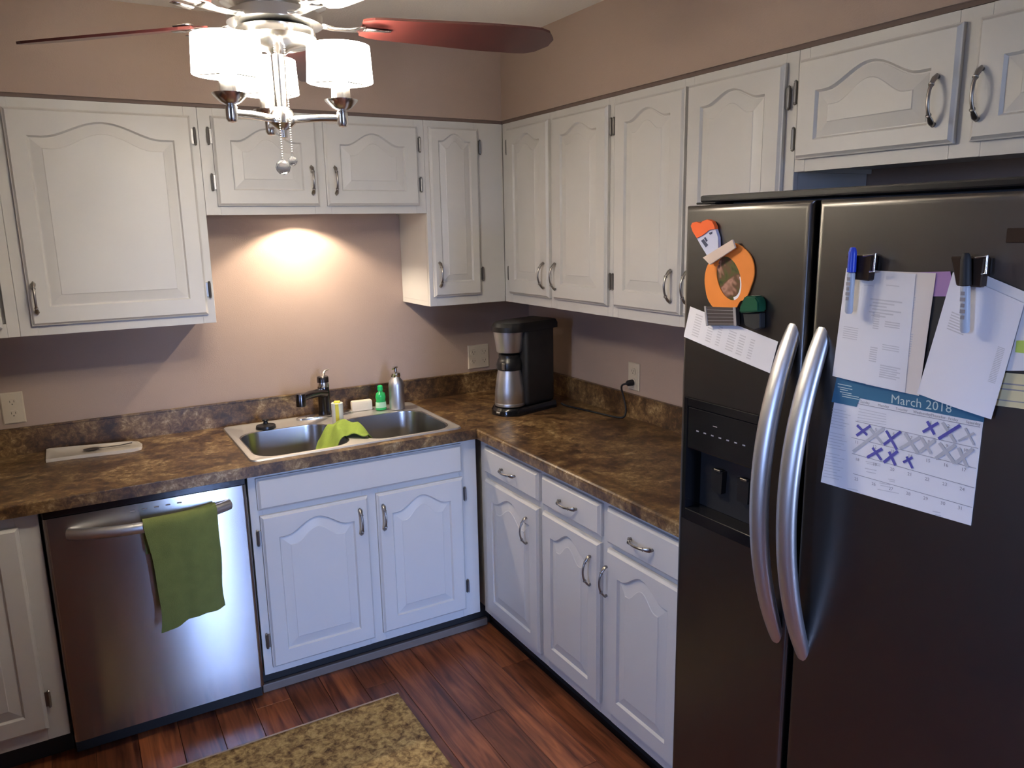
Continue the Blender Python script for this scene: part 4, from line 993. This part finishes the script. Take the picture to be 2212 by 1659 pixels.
# ------------------------------------------------------------------ ceiling fan with three drum lights
HX, HY, ZB = -1.517, -1.411, 2.172
fan = thing('ceiling_fan', 'chrome ceiling fan with cherry blades and three lit white drum shades', 'ceiling fan', (HX, HY, ZC))
h = Vector((HX, HY, 0))
bm = nb(); lathe(bm, [(.075, ZC - .0008), (.075, ZC - .02), (.055, ZC - .055), (.018, ZC - .06), (.016, ZB + .15)], h, 28); finish('canopy', bm, M['chrome'], fan, smooth=35)
bm = nb(); lathe(bm, [(.05, ZB + .155), (.10, ZB + .145), (.125, ZB + .11), (.128, ZB + .06), (.115, ZB + .03), (.085, ZB + .018), (.085, ZB + .012)], h, 32); finish('motor_housing', bm, M['chrome'], fan, smooth=35)
bm = nb(); lathe(bm, [(.080, ZB + .0115), (.105, ZB + .008), (.105, ZB - .012), (.08, ZB - .016)], h, 32); finish('flywheel', bm, M['chrome'], fan, smooth=35)
bm = nb(); lathe(bm, [(.062, ZB - .0165), (.086, ZB - .022), (.090, ZB - .040), (.070, ZB - .056), (.030, ZB - .064), (.016, ZB - .075), (.014, 1.985), (.024, 1.978), (.030, 1.965), (.030, 1.948), (.020, 1.940), (.009, 1.934), (.009, 1.918), (0, 1.915)], h, 28); finish('switch_housing', bm, M['chrome'], fan, smooth=35)
# blades
def blade_mesh():
    bm = nb(); n = 20; up, dn = [], []
    outline = []
    r0, r1 = .195, .685
    for k in range(n + 1):
        s = k / n; r_ = r0 + (r1 - r0) * s
        w = .048 + .022 * min(1, s * 1.6)
        if s > .86: w *= max(.18, math.sqrt(max(0, 1 - ((s - .86) / .145) ** 2)))
        if s < .06: w *= .75 + .25 * s / .06
        outline.append((r_, w))
    pts = [(r_, w) for r_, w in outline] + [(r_ - .0, -w * .92) for r_, w in reversed(outline)]
    prism(bm, pts, -.003, .003)
    bm.transform(Matrix.Rotation(R(-13), 4, 'X'))
    bmesh.ops.recalc_face_normals(bm, faces=bm.faces)
    me = bpy.data.meshes.new('blade'); bm.to_mesh(me); bm.free(); me.materials.append(M['blade']); return me
def iron_mesh():
    bm = nb(); sweep(bm, [(.095, 0, -.004), (.13, 0, -.010), (.165, 0, -.010), (.20, 0, -.006)], [(.020, .005), (.013, .004), (.016, .003), (.030, .003)], 12)
    sweep(bm, [(.20, -.026, -.013), (.245, -.022, -.012)], [(.012, .003), (.008, .002)], 8); sweep(bm, [(.20, .026, -.001), (.245, .022, -.001)], [(.012, .003), (.008, .002)], 8); sweep(bm, [(.20, 0, -.007), (.265, 0, -.0065)], [(.012, .003), (.008, .002)], 8)
    bmesh.ops.recalc_face_normals(bm, faces=bm.faces)
    for f in bm.faces: f.smooth = True
    me = bpy.data.meshes.new('blade_iron'); bm.to_mesh(me); bm.free(); me.materials.append(M['chrome']); return me
BM_, IM_ = blade_mesh(), iron_mesh()
for k in range(5):
    a = R(-8 + 72 * k)
    bl_ = bpy.data.objects.new('blade', BM_); COL.objects.link(bl_); bl_.parent = fan; bl_.location = (0, 0, ZB - ZC - .001); bl_.rotation_euler = (0, 0, a)
    ir = bpy.data.objects.new('blade_iron', IM_); COL.objects.link(ir); ir.parent = fan; ir.location = (0, 0, ZB - ZC); ir.rotation_euler = (0, 0, a)
# light kit
vd = Vector((HX - CAM.x, HY - CAM.y)).normalized(); vr = Vector((vd.y, -vd.x))
for th in (-12, 108, -132):
    d = vd * math.cos(R(th)) + vr * math.sin(R(th)); c2 = Vector((HX + d.x * .140, HY + d.y * .140)); ZA = 1.957
    bm = nb(); sweep(bm, [(HX + d.x * .026, HY + d.y * .026, ZA), (HX + d.x * .09, HY + d.y * .09, ZA + .002), (c2.x, c2.y, ZA)], .0085, 12)
    arm = finish('light_arm', bm, M['chrome'], fan, smooth=50)
    bm = nb(); lathe(bm, [(.0, -.020), (.009, -.018), (.013, -.012), (.013, .012), (.010, .016), (.022, .022), (.036, .036), (.038, .040), (.022, .042), (.021, .066), (.0, .067)], (c2.x, c2.y, ZA), 20)
    finish('socket_cup', bm, M['chrome'], arm, smooth=35)
    z0_, z1_ = 2.035, 2.112; ra, rb_ = .0745, .0705
    bm = nb(); nS = 36
    rings = []
    for r_, z_ in ((ra, z0_), (rb_, z1_), (rb_ - .003, z1_), (ra - .003, z0_)):
        rings.append([bm.verts.new((c2.x + r_ * math.cos(2 * math.pi * k / nS), c2.y + r_ * math.sin(2 * math.pi * k / nS), z_)) for k in range(nS)])
    for q in range(4): bridge(bm, rings[q], rings[(q + 1) % 4])
    sh = finish('drum_shade', bm, M['shade'], fan, smooth=40)
    bm = nb()
    for q in range(3):
        a = R(120 * q + 20); sweep(bm, [(c2.x, c2.y, 2.040), (c2.x + .0715 * math.cos(a), c2.y + .0715 * math.sin(a), 2.039)], .002, 6)
    finish('shade_spider', bm, M['chrome'], sh)
    bm = nb(); lathe(bm, [(.010, 2.0245), (.014, 2.032), (.024, 2.050), (.028, 2.068), (.023, 2.085), (.010, 2.094), (0, 2.095)], (c2.x, c2.y, 0), 16); finish('bulb', bm, M['bulb'], sh, smooth=60)
# pull chains with crystal fobs
p0 = Vector((HX, HY, 0)) - Vector((vd.x, vd.y, 0)) * .045 - Vector((vr.x, vr.y, 0)) * .006
p1 = Vector((HX, HY, 0)) + Vector((vr.x, vr.y, 0)) * .016 - Vector((vd.x, vd.y, 0)) * .040
for q, zt_, zb_, rr_ in ((p0, ZB - .05, 1.848, .017), (p1, ZB - .05, 1.862, .011)):
    bm = nb(); z_ = zt_
    while z_ > zb_ + .016:
        bmesh.ops.create_icosphere(bm, subdivisions=1, radius=.0020, matrix=Matrix.Translation((q.x, q.y, z_))); z_ -= .0052
    ch = finish('pull_chain', bm, M['chrome'], fan, smooth=0)
    bm = nb(); bmesh.ops.create_icosphere(bm, subdivisions=2, radius=rr_, matrix=Matrix.Translation((q.x, q.y, zb_))); sweep(bm, [(q.x, q.y, zb_ + rr_ - .002), (q.x, q.y, zb_ + rr_ + .006)], .003, 8)
    finish('crystal_fob', bm, M['glass'], ch)

# ------------------------------------------------------------------ rug
rg = thing('rug', 'tan and brown speckled kitchen rug on the wood floor', 'rug', (-1.58, -1.15, 0))
RX0, RX1, RY0, RY1 = -2.06, -1.098, -1.46, -.828
bm = nb(); nx, ny = 48, 32; G = []
for i in range(nx + 1):
    G.append([bm.verts.new((RX0 + .004 + (RX1 - RX0 - .008) * i / nx, RY0 + .012 + (RY1 - RY0 - .024) * j / ny, .0105 + .0008 * random.random())) for j in range(ny + 1)])
for i in range(nx):
    for j in range(ny): bm.faces.new((G[i][j], G[i + 1][j], G[i + 1][j + 1], G[i][j + 1]))
ext = bmesh.ops.extrude_edge_only(bm, edges=[e for e in bm.edges if e.is_boundary])
for v in [g_ for g_ in ext['geom'] if isinstance(g_, bmesh.types.BMVert)]: v.co.z = .001
finish('pile', bm, M['rug'], rg, smooth=0)
for y_ in (RY0, RY1 - .012): finish('binding', bx((RX0, y_, .0008), (RX1, y_ + .012, .010), .003, 2), M['rug_edge'], rg)
